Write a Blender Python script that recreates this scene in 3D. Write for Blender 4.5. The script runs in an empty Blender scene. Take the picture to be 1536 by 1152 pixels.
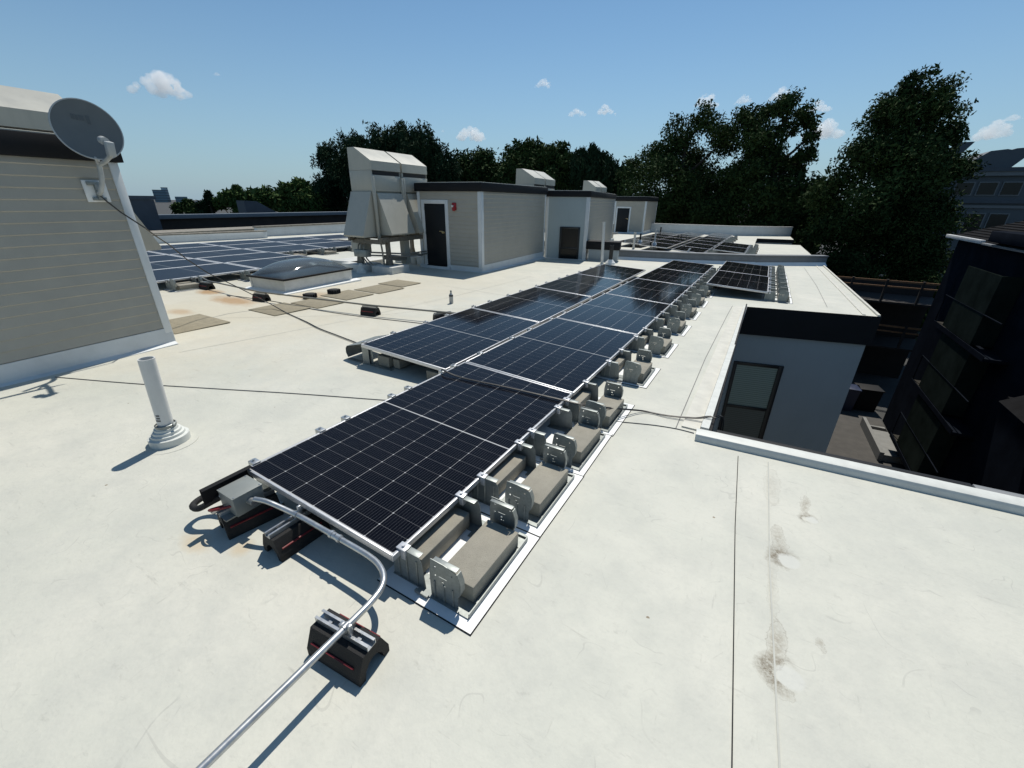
import bpy, bmesh, math, random
import numpy as np
from mathutils import Vector, Matrix, Euler
R = math.radians
D = bpy.data
C = bpy.context.scene.collection
SL = -0.0128                      # the roof drains gently away along +Y
def rz(y): return SL*y
SLOPE = math.atan(SL)

# ------------------------------------------------------------------ materials
def nt_new(name):
    m = D.materials.new(name); m.use_nodes = True
    nt = m.node_tree; b = nt.nodes['Principled BSDF']
    return m, nt, b
def N(nt, typ, **kw):
    n = nt.nodes.new(typ)
    for k, v in kw.items():
        if k.startswith('i_'):
            key = k[2:]
            key = int(key) if key.isdigit() else key
            n.inputs[key].default_value = v
        else: setattr(n, k, v)
    return n
def math_n(nt, op, a, b=None, c=None):
    n = nt.nodes.new('ShaderNodeMath'); n.operation = op
    for i, v in enumerate((a, b, c)):
        if v is None: continue
        if isinstance(v, (int, float)): n.inputs[i].default_value = v
        else: nt.links.new(v, n.inputs[i])
    return n.outputs[0]
def mixc(nt, fac, a, b, mode='MIX'):
    n = nt.nodes.new('ShaderNodeMix'); n.data_type = 'RGBA'; n.blend_type = mode
    for i, v in ((0, fac), (6, a), (7, b)):
        if isinstance(v, (int, float)): n.inputs[i].default_value = v
        elif isinstance(v, tuple): n.inputs[i].default_value = (*v, 1) if len(v) == 3 else v
        else: nt.links.new(v, n.inputs[i])
    return n.outputs[2]
def ramp(nt, v, lo, hi):
    n = nt.nodes.new('ShaderNodeMapRange'); n.inputs[1].default_value = lo; n.inputs[2].default_value = hi
    nt.links.new(v, n.inputs[0]); return n.outputs[0]
def noise(nt, vec, scale, detail=3, rough=.6, dist=0):
    n = nt.nodes.new('ShaderNodeTexNoise'); n.inputs['Scale'].default_value = scale
    n.inputs['Detail'].default_value = detail; n.inputs['Roughness'].default_value = rough; n.inputs['Distortion'].default_value = dist
    if vec is not None: nt.links.new(vec, n.inputs['Vector'])
    return n.outputs[0]
def mat(name, col, rough=.6, metal=0., var=.12, scale=9., bump=0., bscale=80., spec=.5, streak=0.):
    m, nt, b = nt_new(name)
    g = N(nt, 'ShaderNodeNewGeometry').outputs['Position']
    n1 = noise(nt, g, scale, 4)
    lo = tuple(max(0, c*(1-var)) for c in col); hi = tuple(min(1, c*(1+var)) for c in col)
    c = mixc(nt, ramp(nt, n1, .3, .7), lo, hi)
    if streak:
        mp = N(nt, 'ShaderNodeMapping'); mp.inputs['Scale'].default_value = (9, 9, .8); nt.links.new(g, mp.inputs[0])
        c = mixc(nt, math_n(nt, 'MULTIPLY', ramp(nt, noise(nt, mp.outputs[0], 1.5, 4), .5, .75), streak), c, tuple(x*.5 for x in col))
    nt.links.new(c, b.inputs['Base Color'])
    b.inputs['Roughness'].default_value = rough; b.inputs['Metallic'].default_value = metal
    b.inputs['Specular IOR Level'].default_value = spec
    rn = math_n(nt, 'ADD', math_n(nt, 'MULTIPLY', n1, .2), rough-.1); nt.links.new(rn, b.inputs['Roughness'])
    if bump:
        bn = N(nt, 'ShaderNodeBump'); bn.inputs['Strength'].default_value = bump; bn.inputs['Distance'].default_value = .01
        nt.links.new(noise(nt, g, bscale, 3), bn.inputs['Height']); nt.links.new(bn.outputs[0], b.inputs['Normal'])
    return m

def roof_mat():
    m, nt, b = nt_new('white_roof_membrane')
    g = N(nt, 'ShaderNodeNewGeometry').outputs['Position']
    sep = N(nt, 'ShaderNodeSeparateXYZ'); nt.links.new(g, sep.inputs[0]); X, Y = sep.outputs[0], sep.outputs[1]
    big = noise(nt, g, .55, 5, .65); mid = noise(nt, g, 2.6, 6, .7); fine = noise(nt, g, 34, 4, .7)
    c = mixc(nt, ramp(nt, big, .34, .66), (.500, .505, .44), (.585, .572, .50))
    c = mixc(nt, math_n(nt, 'MULTIPLY', ramp(nt, mid, .42, .72), .62), c, (.43, .435, .395))
    c = mixc(nt, math_n(nt, 'MULTIPLY', ramp(nt, fine, .5, .82), .35), c, (.40, .40, .36))
    # scuffs: stretched noise, cut to thin marks
    for rot, sc, th, s in ((25, (1.2, 9, 1), .62, .45), (-40, (14, 2.2, 1), .63, .40), (80, (2.5, 20, 1), .65, .45), (10, (3, 5, 1), .62, .35)):
        mp = N(nt, 'ShaderNodeMapping'); mp.inputs['Scale'].default_value = sc; mp.inputs['Rotation'].default_value = (0, 0, R(rot))
        nt.links.new(g, mp.inputs[0])
        c = mixc(nt, math_n(nt, 'MULTIPLY', ramp(nt, noise(nt, mp.outputs[0], 2.2, 5, .75), th, th+.1), s), c, (.31, .305, .27))
    # hair scratches: thin iso lines of a noise, only in patches
    for sc, off in ((1.1, 0), (3.1, 7)):
        mp = N(nt, 'ShaderNodeMapping'); mp.inputs['Location'].default_value = (off, off*2, 0); nt.links.new(g, mp.inputs[0])
        nn = noise(nt, mp.outputs[0], sc, 2, .5, .4)
        ln = math_n(nt, 'LESS_THAN', math_n(nt, 'ABSOLUTE', math_n(nt, 'SUBTRACT', nn, .5)), .0013*sc)
        pm = ramp(nt, noise(nt, mp.outputs[0], sc*1.7, 3), .53, .62)
        c = mixc(nt, math_n(nt, 'MULTIPLY', math_n(nt, 'MULTIPLY', ln, pm), .28), c, (.30, .295, .27))
    # yellowed membrane round the skylight and walkway
    def blob(cx, cy, rx, ry, soft=.6, jit=.5, nsc=2.2):
        dx = math_n(nt, 'DIVIDE', math_n(nt, 'SUBTRACT', X, cx), rx); dy = math_n(nt, 'DIVIDE', math_n(nt, 'SUBTRACT', Y, cy), ry)
        d = math_n(nt, 'SQRT', math_n(nt, 'ADD', math_n(nt, 'MULTIPLY', dx, dx), math_n(nt, 'MULTIPLY', dy, dy)))
        d = math_n(nt, 'ADD', d, math_n(nt, 'MULTIPLY', math_n(nt, 'SUBTRACT', noise(nt, g, nsc, 5, .7), .5), jit*2))
        n = nt.nodes.new('ShaderNodeMapRange'); n.inputs[1].default_value = 1+soft*.5; n.inputs[2].default_value = 1-soft*.5
        nt.links.new(d, n.inputs[0]); return n.outputs[0]
    c = mixc(nt, math_n(nt, 'MULTIPLY', blob(-7.4, 3.9, 2.6, 2.3, 1.2, .8, 1.4), .5), c, (.53, .46, .33))
    c = mixc(nt, math_n(nt, 'MULTIPLY', blob(-6.3, 7.5, 1.6, 2.0, 1.2, .8, 1.4), .4), c, (.53, .47, .355))
    for cx, cy, rx, ry, s in ((-9.05, 4.02, .28, .16, .85), (-7.95, 3.85, .5, .2, .8), (-7.2, 4.95, .25, .3, .5), (-7.75, 2.95, .25, .12, .5)):
        c = mixc(nt, math_n(nt, 'MULTIPLY', blob(cx, cy, rx, ry, .9, .6, 6), s), c, (.36, .21, .085))
    # brown dirt trapped round patches near the corner
    dirt = ramp(nt, noise(nt, g, 22, 5, .75, .8), .40, .62)
    # water pools round flat round patches: brown crescents on their far-left rims and streaks running back
    def circ(cx, cy, rx, ry):
        dx = math_n(nt, 'DIVIDE', math_n(nt, 'SUBTRACT', WX, cx), rx); dy = math_n(nt, 'DIVIDE', math_n(nt, 'SUBTRACT', WY, cy), ry)
        return math_n(nt, 'SQRT', math_n(nt, 'ADD', math_n(nt, 'MULTIPLY', dx, dx), math_n(nt, 'MULTIPLY', dy, dy))), dx, dy
    WX = math_n(nt, 'ADD', X, math_n(nt, 'MULTIPLY', math_n(nt, 'SUBTRACT', noise(nt, g, 9, 4, .7), .5), .09))
    WY = math_n(nt, 'ADD', Y, math_n(nt, 'MULTIPLY', math_n(nt, 'SUBTRACT', noise(nt, g, 11, 4, .7), .5), .10))
    grain = ramp(nt, noise(nt, g, 55, 4, .8), .30, .62)
    for cx, cy, rr_, ox, oy, s in ((.445, 2.07, .050, -.42, .10, .95), (.43, 1.40, .050, -.5, .05, .95), (.565, 2.49, .032, -.3, .25, .75)):
        d, dx, dy = circ(cx, cy, rr_, rr_)
        d2, _, _ = circ(cx+ox*rr_*1.7, cy+oy*rr_*1.7, rr_*1.5, rr_*1.6)
        cres = math_n(nt, 'MULTIPLY', ramp(nt, d, .92, 1.12), ramp(nt, d2, 1.15, .55))
        c = mixc(nt, math_n(nt, 'MULTIPLY', math_n(nt, 'MULTIPLY', cres, grain), s), c, (.13, .10, .06))
    for cx, cy, rx, ry, s in ((.405, 2.22, .035, .13, .55), (.385, 1.53, .040, .13, .6), (.545, 2.62, .020, .12, .65), (.37, 2.75, .05, .22, .25), (.375, 1.85, .025, .2, .25), (.55, 1.62, .018, .035, .5), (.40, 1.33, .05, .03, .4)):
        d, dx, dy = circ(cx, cy, rx, ry)
        c = mixc(nt, math_n(nt, 'MULTIPLY', math_n(nt, 'MULTIPLY', ramp(nt, d, 1.1, .35), grain), s), c, (.20, .16, .105))
        c = mixc(nt, math_n(nt, 'MULTIPLY', math_n(nt, 'LESS_THAN', math_n(nt, 'ABSOLUTE', math_n(nt, 'SUBTRACT', d, .95)), .035), s*.5), c, (.16, .13, .09))
    for cx, cy, rx, ry in ((-2.22, .60, .09, .05), (-1.98, .70, .05, .05)):
        c = mixc(nt, math_n(nt, 'MULTIPLY', blob(cx, cy, rx, ry, .9, .6, 9), .5), c, (.50, .38, .22))
    for cx, cy, rx, ry in ((.445, 2.07, .05, .05), (.43, 1.40, .05, .045), (.57, 2.5, .03, .03)):
        c = mixc(nt, math_n(nt, 'MULTIPLY', blob(cx, cy, rx, ry, .25, .12, 14), .45), c, (.56, .565, .53))
    # small specks of leaf litter and grit
    vo = N(nt, 'ShaderNodeTexVoronoi'); vo.inputs['Scale'].default_value = 4.5; nt.links.new(g, vo.inputs['Vector'])
    sp = math_n(nt, 'MULTIPLY', math_n(nt, 'LESS_THAN', vo.outputs['Distance'], .035), math_n(nt, 'GREATER_THAN', noise(nt, g, 3.3, 1), .54))
    c = mixc(nt, math_n(nt, 'MULTIPLY', sp, .8), c, (.17, .12, .06))
    nt.links.new(c, b.inputs['Base Color'])
    nt.links.new(math_n(nt, 'ADD', math_n(nt, 'MULTIPLY', mid, .25), .52), b.inputs['Roughness'])
    b.inputs['Specular IOR Level'].default_value = .40
    bn = N(nt, 'ShaderNodeBump'); bn.inputs['Strength'].default_value = .5; bn.inputs['Distance'].default_value = .012
    h = math_n(nt, 'ADD', math_n(nt, 'MULTIPLY', noise(nt, g, 7, 4, .6), .8), math_n(nt, 'MULTIPLY', noise(nt, g, 60, 3), .12))
    nt.links.new(h, bn.inputs['Height']); nt.links.new(bn.outputs[0], b.inputs['Normal'])
    return m

PW, PL, PT = 1.134, 2.088, .035
def cell_mat():
    m, nt, b = nt_new('solar_cells')
    o = N(nt, 'ShaderNodeTexCoord').outputs['Object']
    sep = N(nt, 'ShaderNodeSeparateXYZ'); nt.links.new(o, sep.inputs[0]); X, Y = sep.outputs[0], sep.outputs[1]
    u = math_n(nt, 'DIVIDE', math_n(nt, 'SUBTRACT', X, .015), .184)
    half = math_n(nt, 'GREATER_THAN', Y, 1.047)
    v = math_n(nt, 'DIVIDE', math_n(nt, 'SUBTRACT', math_n(nt, 'SUBTRACT', Y, .018), math_n(nt, 'MULTIPLY', half, .009)), .093)
    def line(t, w):
        f = math_n(nt, 'FRACT', t)
        return math_n(nt, 'GREATER_THAN', math_n(nt, 'ABSOLUTE', math_n(nt, 'SUBTRACT', f, .5)), .5-w)
    lu, lv = line(u, .0075), line(v, .0095)
    # cut cell corners show as small bright diamonds where the lines cross
    fu = math_n(nt, 'ABSOLUTE', math_n(nt, 'SUBTRACT', math_n(nt, 'FRACT', math_n(nt, 'ADD', u, .5)), .5))
    fv = math_n(nt, 'ABSOLUTE', math_n(nt, 'SUBTRACT', math_n(nt, 'FRACT', math_n(nt, 'ADD', v, .5)), .5))
    dia = math_n(nt, 'LESS_THAN', math_n(nt, 'ADD', fu, math_n(nt, 'MULTIPLY', fv, .5)), .030)
    bus = line(math_n(nt, 'MULTIPLY', u, 11), .040)
    mid = math_n(nt, 'LESS_THAN', math_n(nt, 'ABSOLUTE', math_n(nt, 'SUBTRACT', Y, 1.0455)), .0048)
    eu = math_n(nt, 'GREATER_THAN', math_n(nt, 'ABSOLUTE', math_n(nt, 'SUBTRACT', X, PW/2)), PW/2-.0135)
    ev = math_n(nt, 'GREATER_THAN', math_n(nt, 'ABSOLUTE', math_n(nt, 'SUBTRACT', Y, PL/2)), PL/2-.0165)
    cv = noise(nt, o, 3, 2)
    c = mixc(nt, cv, (.0025, .0028, .005), (.0045, .005, .0085))
    c = mixc(nt, math_n(nt, 'MULTIPLY', bus, .6), c, (.085, .085, .09))
    c = mixc(nt, lv, c, (.115, .115, .12))
    c = mixc(nt, lu, c, (.27, .27, .27))
    mx = math_n(nt, 'MAXIMUM', math_n(nt, 'MAXIMUM', dia, mid), math_n(nt, 'MAXIMUM', eu, ev))
    c = mixc(nt, mx, c, (.42, .42, .42))
    dust = ramp(nt, noise(nt, N(nt, 'ShaderNodeNewGeometry').outputs['Position'], 2.2, 5, .7), .45, .8)
    c = mixc(nt, math_n(nt, 'MULTIPLY', dust, .006), c, (.6, .6, .55))
    nt.links.new(c, b.inputs['Base Color'])
    nt.links.new(math_n(nt, 'ADD', math_n(nt, 'MULTIPLY', dust, .06), .07), b.inputs['Roughness'])
    b.inputs['IOR'].default_value = 1.21
    return m

def cell_blue_mat():
    m, nt, b = nt_new('blue_solar_cells')
    o = N(nt, 'ShaderNodeTexCoord').outputs['Object']
    sep = N(nt, 'ShaderNodeSeparateXYZ'); nt.links.new(o, sep.inputs[0]); X, Y = sep.outputs[0], sep.outputs[1]
    mid = math_n(nt, 'LESS_THAN', math_n(nt, 'ABSOLUTE', math_n(nt, 'SUBTRACT', Y, 1.0455)), .009)
    eu = math_n(nt, 'GREATER_THAN', math_n(nt, 'ABSOLUTE', math_n(nt, 'SUBTRACT', X, PW/2)), PW/2-.050)
    ev = math_n(nt, 'GREATER_THAN', math_n(nt, 'ABSOLUTE', math_n(nt, 'SUBTRACT', Y, PL/2)), PL/2-.040)
    c = mixc(nt, noise(nt, o, 3, 2), (.012, .016, .026), (.018, .023, .035))
    c = mixc(nt, mid, c, (.16, .17, .18))
    c = mixc(nt, math_n(nt, 'MAXIMUM', eu, ev), c, (.60, .60, .60))
    nt.links.new(c, b.inputs['Base Color']); b.inputs['Roughness'].default_value = .42; b.inputs['IOR'].default_value = 1.22
    return m
def concrete_mat(name, col):
    m, nt, b = nt_new(name)
    g = N(nt, 'ShaderNodeNewGeometry').outputs['Position']
    n1 = noise(nt, g, 7, 4); n2 = noise(nt, g, 160, 3, .8); n3 = noise(nt, g, 420, 2, .8)
    c = mixc(nt, ramp(nt, n1, .3, .7), tuple(x*.85 for x in col), tuple(x*1.12 for x in col))
    c = mixc(nt, math_n(nt, 'MULTIPLY', ramp(nt, n2, .5, .8), .55), c, tuple(x*.5 for x in col))
    c = mixc(nt, math_n(nt, 'MULTIPLY', ramp(nt, n3, .56, .8), .45), c, tuple(min(1, x*1.6) for x in col))
    nt.links.new(c, b.inputs['Base Color']); b.inputs['Roughness'].default_value = .9
    bn = N(nt, 'ShaderNodeBump'); bn.inputs['Strength'].default_value = .6; bn.inputs['Distance'].default_value = .004
    nt.links.new(n2, bn.inputs['Height']); nt.links.new(bn.outputs[0], b.inputs['Normal'])
    return m
def galv_mat(name, col, rough=.42, metal=.75):
    m, nt, b = nt_new(name)
    g = N(nt, 'ShaderNodeNewGeometry').outputs['Position']
    vo = N(nt, 'ShaderNodeTexVoronoi'); vo.inputs['Scale'].default_value = 70; nt.links.new(g, vo.inputs['Vector'])
    c = mixc(nt, vo.outputs['Distance'], tuple(x*.9 for x in col), tuple(min(1, x*1.12) for x in col))
    c = mixc(nt, math_n(nt, 'MULTIPLY', ramp(nt, noise(nt, g, 12, 4), .45, .75), .5), c, tuple(x*.6 for x in col))
    nt.links.new(c, b.inputs['Base Color']); b.inputs['Metallic'].default_value = metal
    nt.links.new(math_n(nt, 'ADD', math_n(nt, 'MULTIPLY', noise(nt, g, 25, 3), .25), rough-.12), b.inputs['Roughness'])
    return m
def glass_mat(name, col, rough=.04, alpha=.35):
    m, nt, b = nt_new(name)
    out = nt.nodes['Material Output']
    tr = N(nt, 'ShaderNodeBsdfTransparent'); tr.inputs[0].default_value = (*col, 1)
    gl = N(nt, 'ShaderNodeBsdfGlossy'); gl.inputs['Roughness'].default_value = rough; gl.inputs[0].default_value = (.9, .9, .9, 1)
    fr = N(nt, 'ShaderNodeFresnel'); fr.inputs[0].default_value = 1.5
    mx = N(nt, 'ShaderNodeMixShader')
    nt.links.new(math_n(nt, 'ADD', math_n(nt, 'MULTIPLY', fr.outputs[0], .8), .03), mx.inputs[0])
    nt.links.new(tr.outputs[0], mx.inputs[1]); nt.links.new(gl.outputs[0], mx.inputs[2])
    df = N(nt, 'ShaderNodeBsdfDiffuse'); df.inputs[0].default_value = (.30, .35, .38, 1)
    m2 = N(nt, 'ShaderNodeMixShader'); m2.inputs[0].default_value = alpha
    nt.links.new(mx.outputs[0], m2.inputs[1]); nt.links.new(df.outputs[0], m2.inputs[2])
    nt.links.new(m2.outputs[0], out.inputs[0]); nt.nodes.remove(b)
    return m
def leaf_mat(name, a, b_):
    m, nt, b = nt_new(name)
    g = N(nt, 'ShaderNodeNewGeometry')
    c = mixc(nt, ramp(nt, noise(nt, g.outputs['Position'], .5, 4), .3, .7), a, b_)
    c = mixc(nt, math_n(nt, 'MULTIPLY', ramp(nt, noise(nt, g.outputs['Position'], 5, 2), .4, .7), .6), c, tuple(x*.55 for x in a))
    nt.links.new(c, b.inputs['Base Color']); b.inputs['Roughness'].default_value = .8; b.inputs['Specular IOR Level'].default_value = .06
    return m

M = dict(
 roof=roof_mat(), cell=cell_mat(), cell_blue=cell_blue_mat(), lap=mat('lap_seam', (.43, .43, .385), .6),
 alu=mat('anodised_aluminium', (.62, .62, .63), .38, .55, .06, 20),
 galv=galv_mat('galvanised_steel', (.27, .29, .28), .48, .6),
 galv2=galv_mat('bright_conduit_steel', (.52, .53, .53), .34, .8),
 block=concrete_mat('ballast_concrete', (.295, .275, .225)),
 mat_white=mat('slip_sheet', (.80, .81, .80), .5, 0, .03, 3),
 dark=mat('black_edge', (.012, .012, .013), .7, spec=.2),
 rubber=mat('recycled_rubber', (.009, .0088, .009), .75, 0, .35, 60, .5, 200),
 red=mat('red_reflective_stripe', (.16, .010, .014), .6, 0, .35, 30),
 cable=mat('black_cable', (.010, .010, .011), .45),
 wire=mat('grey_wire', (.11, .11, .11), .6),
 pvc=mat('white_pvc', (.62, .62, .60), .4, 0, .06, 6, streak=.12),
 boot=mat('membrane_boot', (.60, .61, .57), .5, 0, .08, 12),
 siding=mat('tan_lap_siding', (.375, .355, .305), .6, 0, .05, 4, .15, 90),
 trim=mat('white_trim_board', (.66, .68, .68), .55, 0, .05, 5, streak=.1),
 skirt=mat('white_base_flashing', (.60, .62, .62), .5, 0, .08, 3, .3, 9),
 fascia=mat('black_metal_fascia', (.009, .0095, .011), .65, 0, .2, 3, spec=.25),
 door=mat('black_door_paint', (.006, .008, .010), .55, spec=.3),
 brass=mat('brass_hardware', (.62, .48, .24), .3, .8),
 red_plastic=mat('red_alarm_plastic', (.30, .006, .012), .35),
 white_plastic=mat('white_plastic', (.75, .75, .73), .35),
 blue=mat('blue_grey_panel', (.36, .395, .40), .55, 0, .05, 1.2, streak=.08),
 pale_blue=mat('pale_blue_panel', (.36, .42, .43), .55, 0, .05, 1.2, streak=.08),
 frame=mat('dark_window_frame', (.012, .012, .013), .4),
 pane=mat('dark_window_glass', (.007, .009, .010), .12, 0, .1, 2, spec=.22),
 hood=mat('beige_painted_sheet_metal', (.43, .42, .365), .45, .05, .05, 3, streak=.14),
 slot=mat('louvre_void', (.01, .01, .011), .7),
 rust=mat('weathered_steel_frame', (.16, .145, .12), .6, .3, .3, 18),
 curb=mat('white_curb', (.58, .58, .55), .6, 0, .1, 6),
 dome=glass_mat('acrylic_dome', (.62, .70, .75), .06, .20),
 lightwell=mat('skylight_inner_pan', (.055, .068, .075), .4),
 dishm=mat('grey_dish_paint', (.125, .14, .145), .55, 0, .06, 8),
 dishrim=mat('light_grey_paint', (.40, .42, .42), .4),
 dishmark=mat('faded_print', (.095, .108, .115), .5),
 pad=mat('walkway_pad', (.255, .225, .16), .9, 0, .14, 14, .5, 120),
 coping=mat('stained_coping', (.22, .20, .165), .8, 0, .35, 6, .4, 30),
 pwall=mat('parapet_membrane', (.56, .59, .60), .55, 0, .06, 2, streak=.12),
 grey_flash=mat('grey_flashing', (.17, .18, .19), .6, .0, .12, 4, streak=.15),
 strip=mat('cream_edge_strip', (.55, .535, .47), .6, 0, .1, 8),
 brick=mat('dark_brown_wall', (.030, .025, .022), .85, 0, .3, 2),
 slate=mat('slate_blue_roof', (.06, .075, .095), .6, 0, .15, 2),
 capblue=mat('grey_blue_coping', (.14, .17, .20), .6, 0, .1, 2),
 asphalt=mat('asphalt_ground', (.045, .045, .043), .9, 0, .25, 1.2, .4, 40),
 concrete_dark=mat('alley_concrete', (.062, .058, .053), .9, 0, .25, 2.5),
 conc_light=mat('ramp_concrete', (.20, .20, .19), .9, 0, .12, 4),
 house=mat('dark_navy_siding', (.012, .0145, .020), .8, 0, .25, 1.5, spec=.0),
 shingle=mat('charcoal_shingles', (.012, .012, .013), .9, 0, .3, 4, .4, 30, spec=.05),
 gutter=mat('white_gutter', (.55, .55, .54), .5),
 screen=mat('balcony_screen', (.020, .026, .022), .8, 0, .35, 1.3, spec=.0),
 grate=mat('metal_grating', (.05, .045, .034), .6, .3, .2, 12),
 timber=mat('stained_timber', (.22, .11, .05), .7, 0, .25, 9),
 farwall=mat('grey_render', (.085, .10, .115), .7, 0, .08, .7),
 farlight=mat('pale_band', (.17, .18, .19), .7, 0, .1, 1),
 towerA=mat('haze_blue_glass', (.10, .17, .22), .3, 0, .12, .08),  # distance haze painted into the base colour as a blue tint
 towerB=mat('haze_pale_concrete', (.30, .36, .40), .6, 0, .1, .08),  # bluish cast of the concrete stands in for haze
 bark=mat('dark_bark', (.03, .024, .018), .9, 0, .3, 4),
 leafA=leaf_mat('oak_leaves', (.022, .042, .015), (.055, .088, .028)),
 leafB=leaf_mat('maple_leaves', (.028, .055, .018), (.055, .085, .028)),
 leafC=leaf_mat('conifer_needles', (.016, .036, .018), (.028, .055, .026)),
 leafD=leaf_mat('bright_shrub_leaves', (.045, .085, .025), (.085, .13, .04)),
 tarp=mat('blue_bin_plastic', (.012, .022, .06), .45),
 bottle=mat('translucent_bottle', (.42, .42, .40), .25, 0, .1, 40),
 pipe_black=mat('black_abs_pipe', (.013, .013, .013), .5),
 copper=mat('dull_conduit', (.25, .24, .21), .5, .5),
)
def blind_mat(a=(.07, .10, .085), c=(.24, .32, .27)):
    m, nt, b = nt_new('window_blind')
    g = N(nt, 'ShaderNodeNewGeometry').outputs['Position']
    sep = N(nt, 'ShaderNodeSeparateXYZ'); nt.links.new(g, sep.inputs[0])
    f = math_n(nt, 'FRACT', math_n(nt, 'MULTIPLY', sep.outputs[2], 24))
    nt.links.new(mixc(nt, ramp(nt, f, 0, .35), a, c), b.inputs['Base Color'])
    b.inputs['Roughness'].default_value = .5
    b.inputs['Coat Weight'].default_value = .5
    return m
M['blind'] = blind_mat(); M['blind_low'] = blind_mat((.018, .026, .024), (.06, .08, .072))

# ------------------------------------------------------------------ mesh helpers
class MB:
    def __init__(s): s.bm = bmesh.new()
    def box(s, x0, x1, y0, y1, z0, z1, bev=0., mx=None):
        b2 = bmesh.new()
        r = bmesh.ops.create_cube(b2, size=1)
        bmesh.ops.transform(b2, matrix=Matrix.Translation(((x0+x1)/2, (y0+y1)/2, (z0+z1)/2)) @ Matrix.Diagonal((x1-x0, y1-y0, z1-z0, 1)), verts=b2.verts)
        if bev: bmesh.ops.bevel(b2, geom=b2.edges[:], offset=bev, segments=2, affect='EDGES', profile=.5)
        return s._add(b2, mx)
    def _add(s, b2, mx=None, smooth=False):
        if mx is not None: bmesh.ops.transform(b2, matrix=mx, verts=b2.verts)
        if smooth:
            for f in b2.faces: f.smooth = True
        me = D.meshes.new('t'); b2.to_mesh(me); b2.free(); s.bm.from_mesh(me); D.meshes.remove(me)
        return s
    def poly(s, pts):
        s.bm.faces.new([s.bm.verts.new(p) for p in pts]); return s
    def prism(s, prof, axis, a0, a1, mx=None):
        # prof: 2D outline; axis 'y': (x,z) outline swept along y; 'x': (y,z) along x; 'z': (x,y) along z
        b2 = bmesh.new()
        def P(p, a): return {'y': (p[0], a, p[1]), 'x': (a, p[0], p[1]), 'z': (p[0], p[1], a)}[axis]
        A = [b2.verts.new(P(p, a0)) for p in prof]; B = [b2.verts.new(P(p, a1)) for p in prof]
        n = len(prof)
        b2.faces.new(A); b2.faces.new(B[::-1])
        for i in range(n): b2.faces.new((A[i], B[i], B[(i+1) % n], A[(i+1) % n]))
        bmesh.ops.recalc_face_normals(b2, faces=b2.faces)
        return s._add(b2, mx)
    def plate(s, outer, holes, y0, y1):
        # sheet in the XZ plane with square punched holes, swept from y0 to y1
        b2 = bmesh.new()
        for loop in [outer]+[[(x-a, z-c), (x+a, z-c), (x+a, z+c), (x-a, z+c)] for x, z, a, c in holes]:
            vs = [b2.verts.new((x, y0, z)) for x, z in loop]
            for i in range(len(vs)): b2.edges.new((vs[i], vs[(i+1) % len(vs)]))
        bmesh.ops.triangle_fill(b2, use_beauty=True, use_dissolve=False, edges=b2.edges[:])
        r = bmesh.ops.extrude_face_region(b2, geom=b2.faces[:])
        bmesh.ops.translate(b2, vec=(0, y1-y0, 0), verts=[v for v in r['geom'] if isinstance(v, bmesh.types.BMVert)])
        bmesh.ops.recalc_face_normals(b2, faces=b2.faces)
        return s._add(b2)
    def tube(s, pts, r, n=10, smooth=True, cap=True):
        pts = [Vector(p) for p in pts]; b2 = bmesh.new(); rings = []
        t0 = (pts[1]-pts[0]).normalized(); up = Vector((0, 0, 1)) if abs(t0.z) < .9 else Vector((1, 0, 0))
        u = t0.cross(up).normalized()
        for i, p in enumerate(pts):
            t = (pts[min(i+1, len(pts)-1)]-pts[max(i-1, 0)]).normalized()
            u = (u - t*u.dot(t)).normalized(); w = t.cross(u)
            rr = r[i] if isinstance(r, (list, tuple)) else r
            rings.append([b2.verts.new(p + (u*math.cos(a)+w*math.sin(a))*rr) for a in [2*math.pi*k/n for k in range(n)]])
        for a, b in zip(rings, rings[1:]):
            for k in range(n): b2.faces.new((a[k], a[(k+1) % n], b[(k+1) % n], b[k]))
        if cap: b2.faces.new(rings[0][::-1]); b2.faces.new(rings[-1])
        bmesh.ops.recalc_face_normals(b2, faces=b2.faces)
        for f in b2.faces: f.smooth = smooth and len(f.verts) == 4
        me = D.meshes.new('t'); b2.to_mesh(me); b2.free(); s.bm.from_mesh(me); D.meshes.remove(me)
        return s
    def lathe(s, prof, n=28, mx=None, cap=True):
        b2 = bmesh.new()
        rings = [[b2.verts.new((r*math.cos(2*math.pi*k/n), r*math.sin(2*math.pi*k/n), z)) for k in range(n)] for r, z in prof]
        for a, b in zip(rings, rings[1:]):
            for k in range(n): b2.faces.new((a[k], a[(k+1) % n], b[(k+1) % n], b[k])).smooth = True
        if cap: b2.faces.new(rings[0][::-1]); b2.faces.new(rings[-1])
        bmesh.ops.recalc_face_normals(b2, faces=b2.faces)
        return s._add(b2, mx)
    def build(s, name, m, parent=None, loc=None, sharp=True):
        me = D.meshes.new(name); s.bm.to_mesh(me); s.bm.free()
        if sharp:
            try: me.set_sharp_from_angle(angle=R(35))
            except Exception: pass
        o = D.objects.new(name, me); C.objects.link(o); me.materials.append(M[m] if isinstance(m, str) else m)
        if parent: o.parent = parent
        if loc: o.location = loc
        return o
def empty(name, loc=(0, 0, 0), rot=(0, 0, 0)):
    o = D.objects.new(name, None); C.objects.link(o); o.location = loc; o.rotation_euler = rot; o.empty_display_size = .2
    return o
def tag(o, label, cat, group=None, kind=None):
    if label: o['label'] = label
    if cat: o['category'] = cat
    if group: o['group'] = group
    if kind: o['kind'] = kind
    return o
def struct(o): o['kind'] = 'structure'; return o
KIDS = {}
def kids(o):
    return [c for c in D.objects if c.parent == o]
def copy_tree(o, parent=None, cache=None):
    c = o.copy(); C.objects.link(c)
    if parent: c.parent = parent
    if o.name not in KIDS: KIDS[o.name] = kids(o)
    for ch in KIDS[o.name]: copy_tree(ch, c)
    return c
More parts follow.
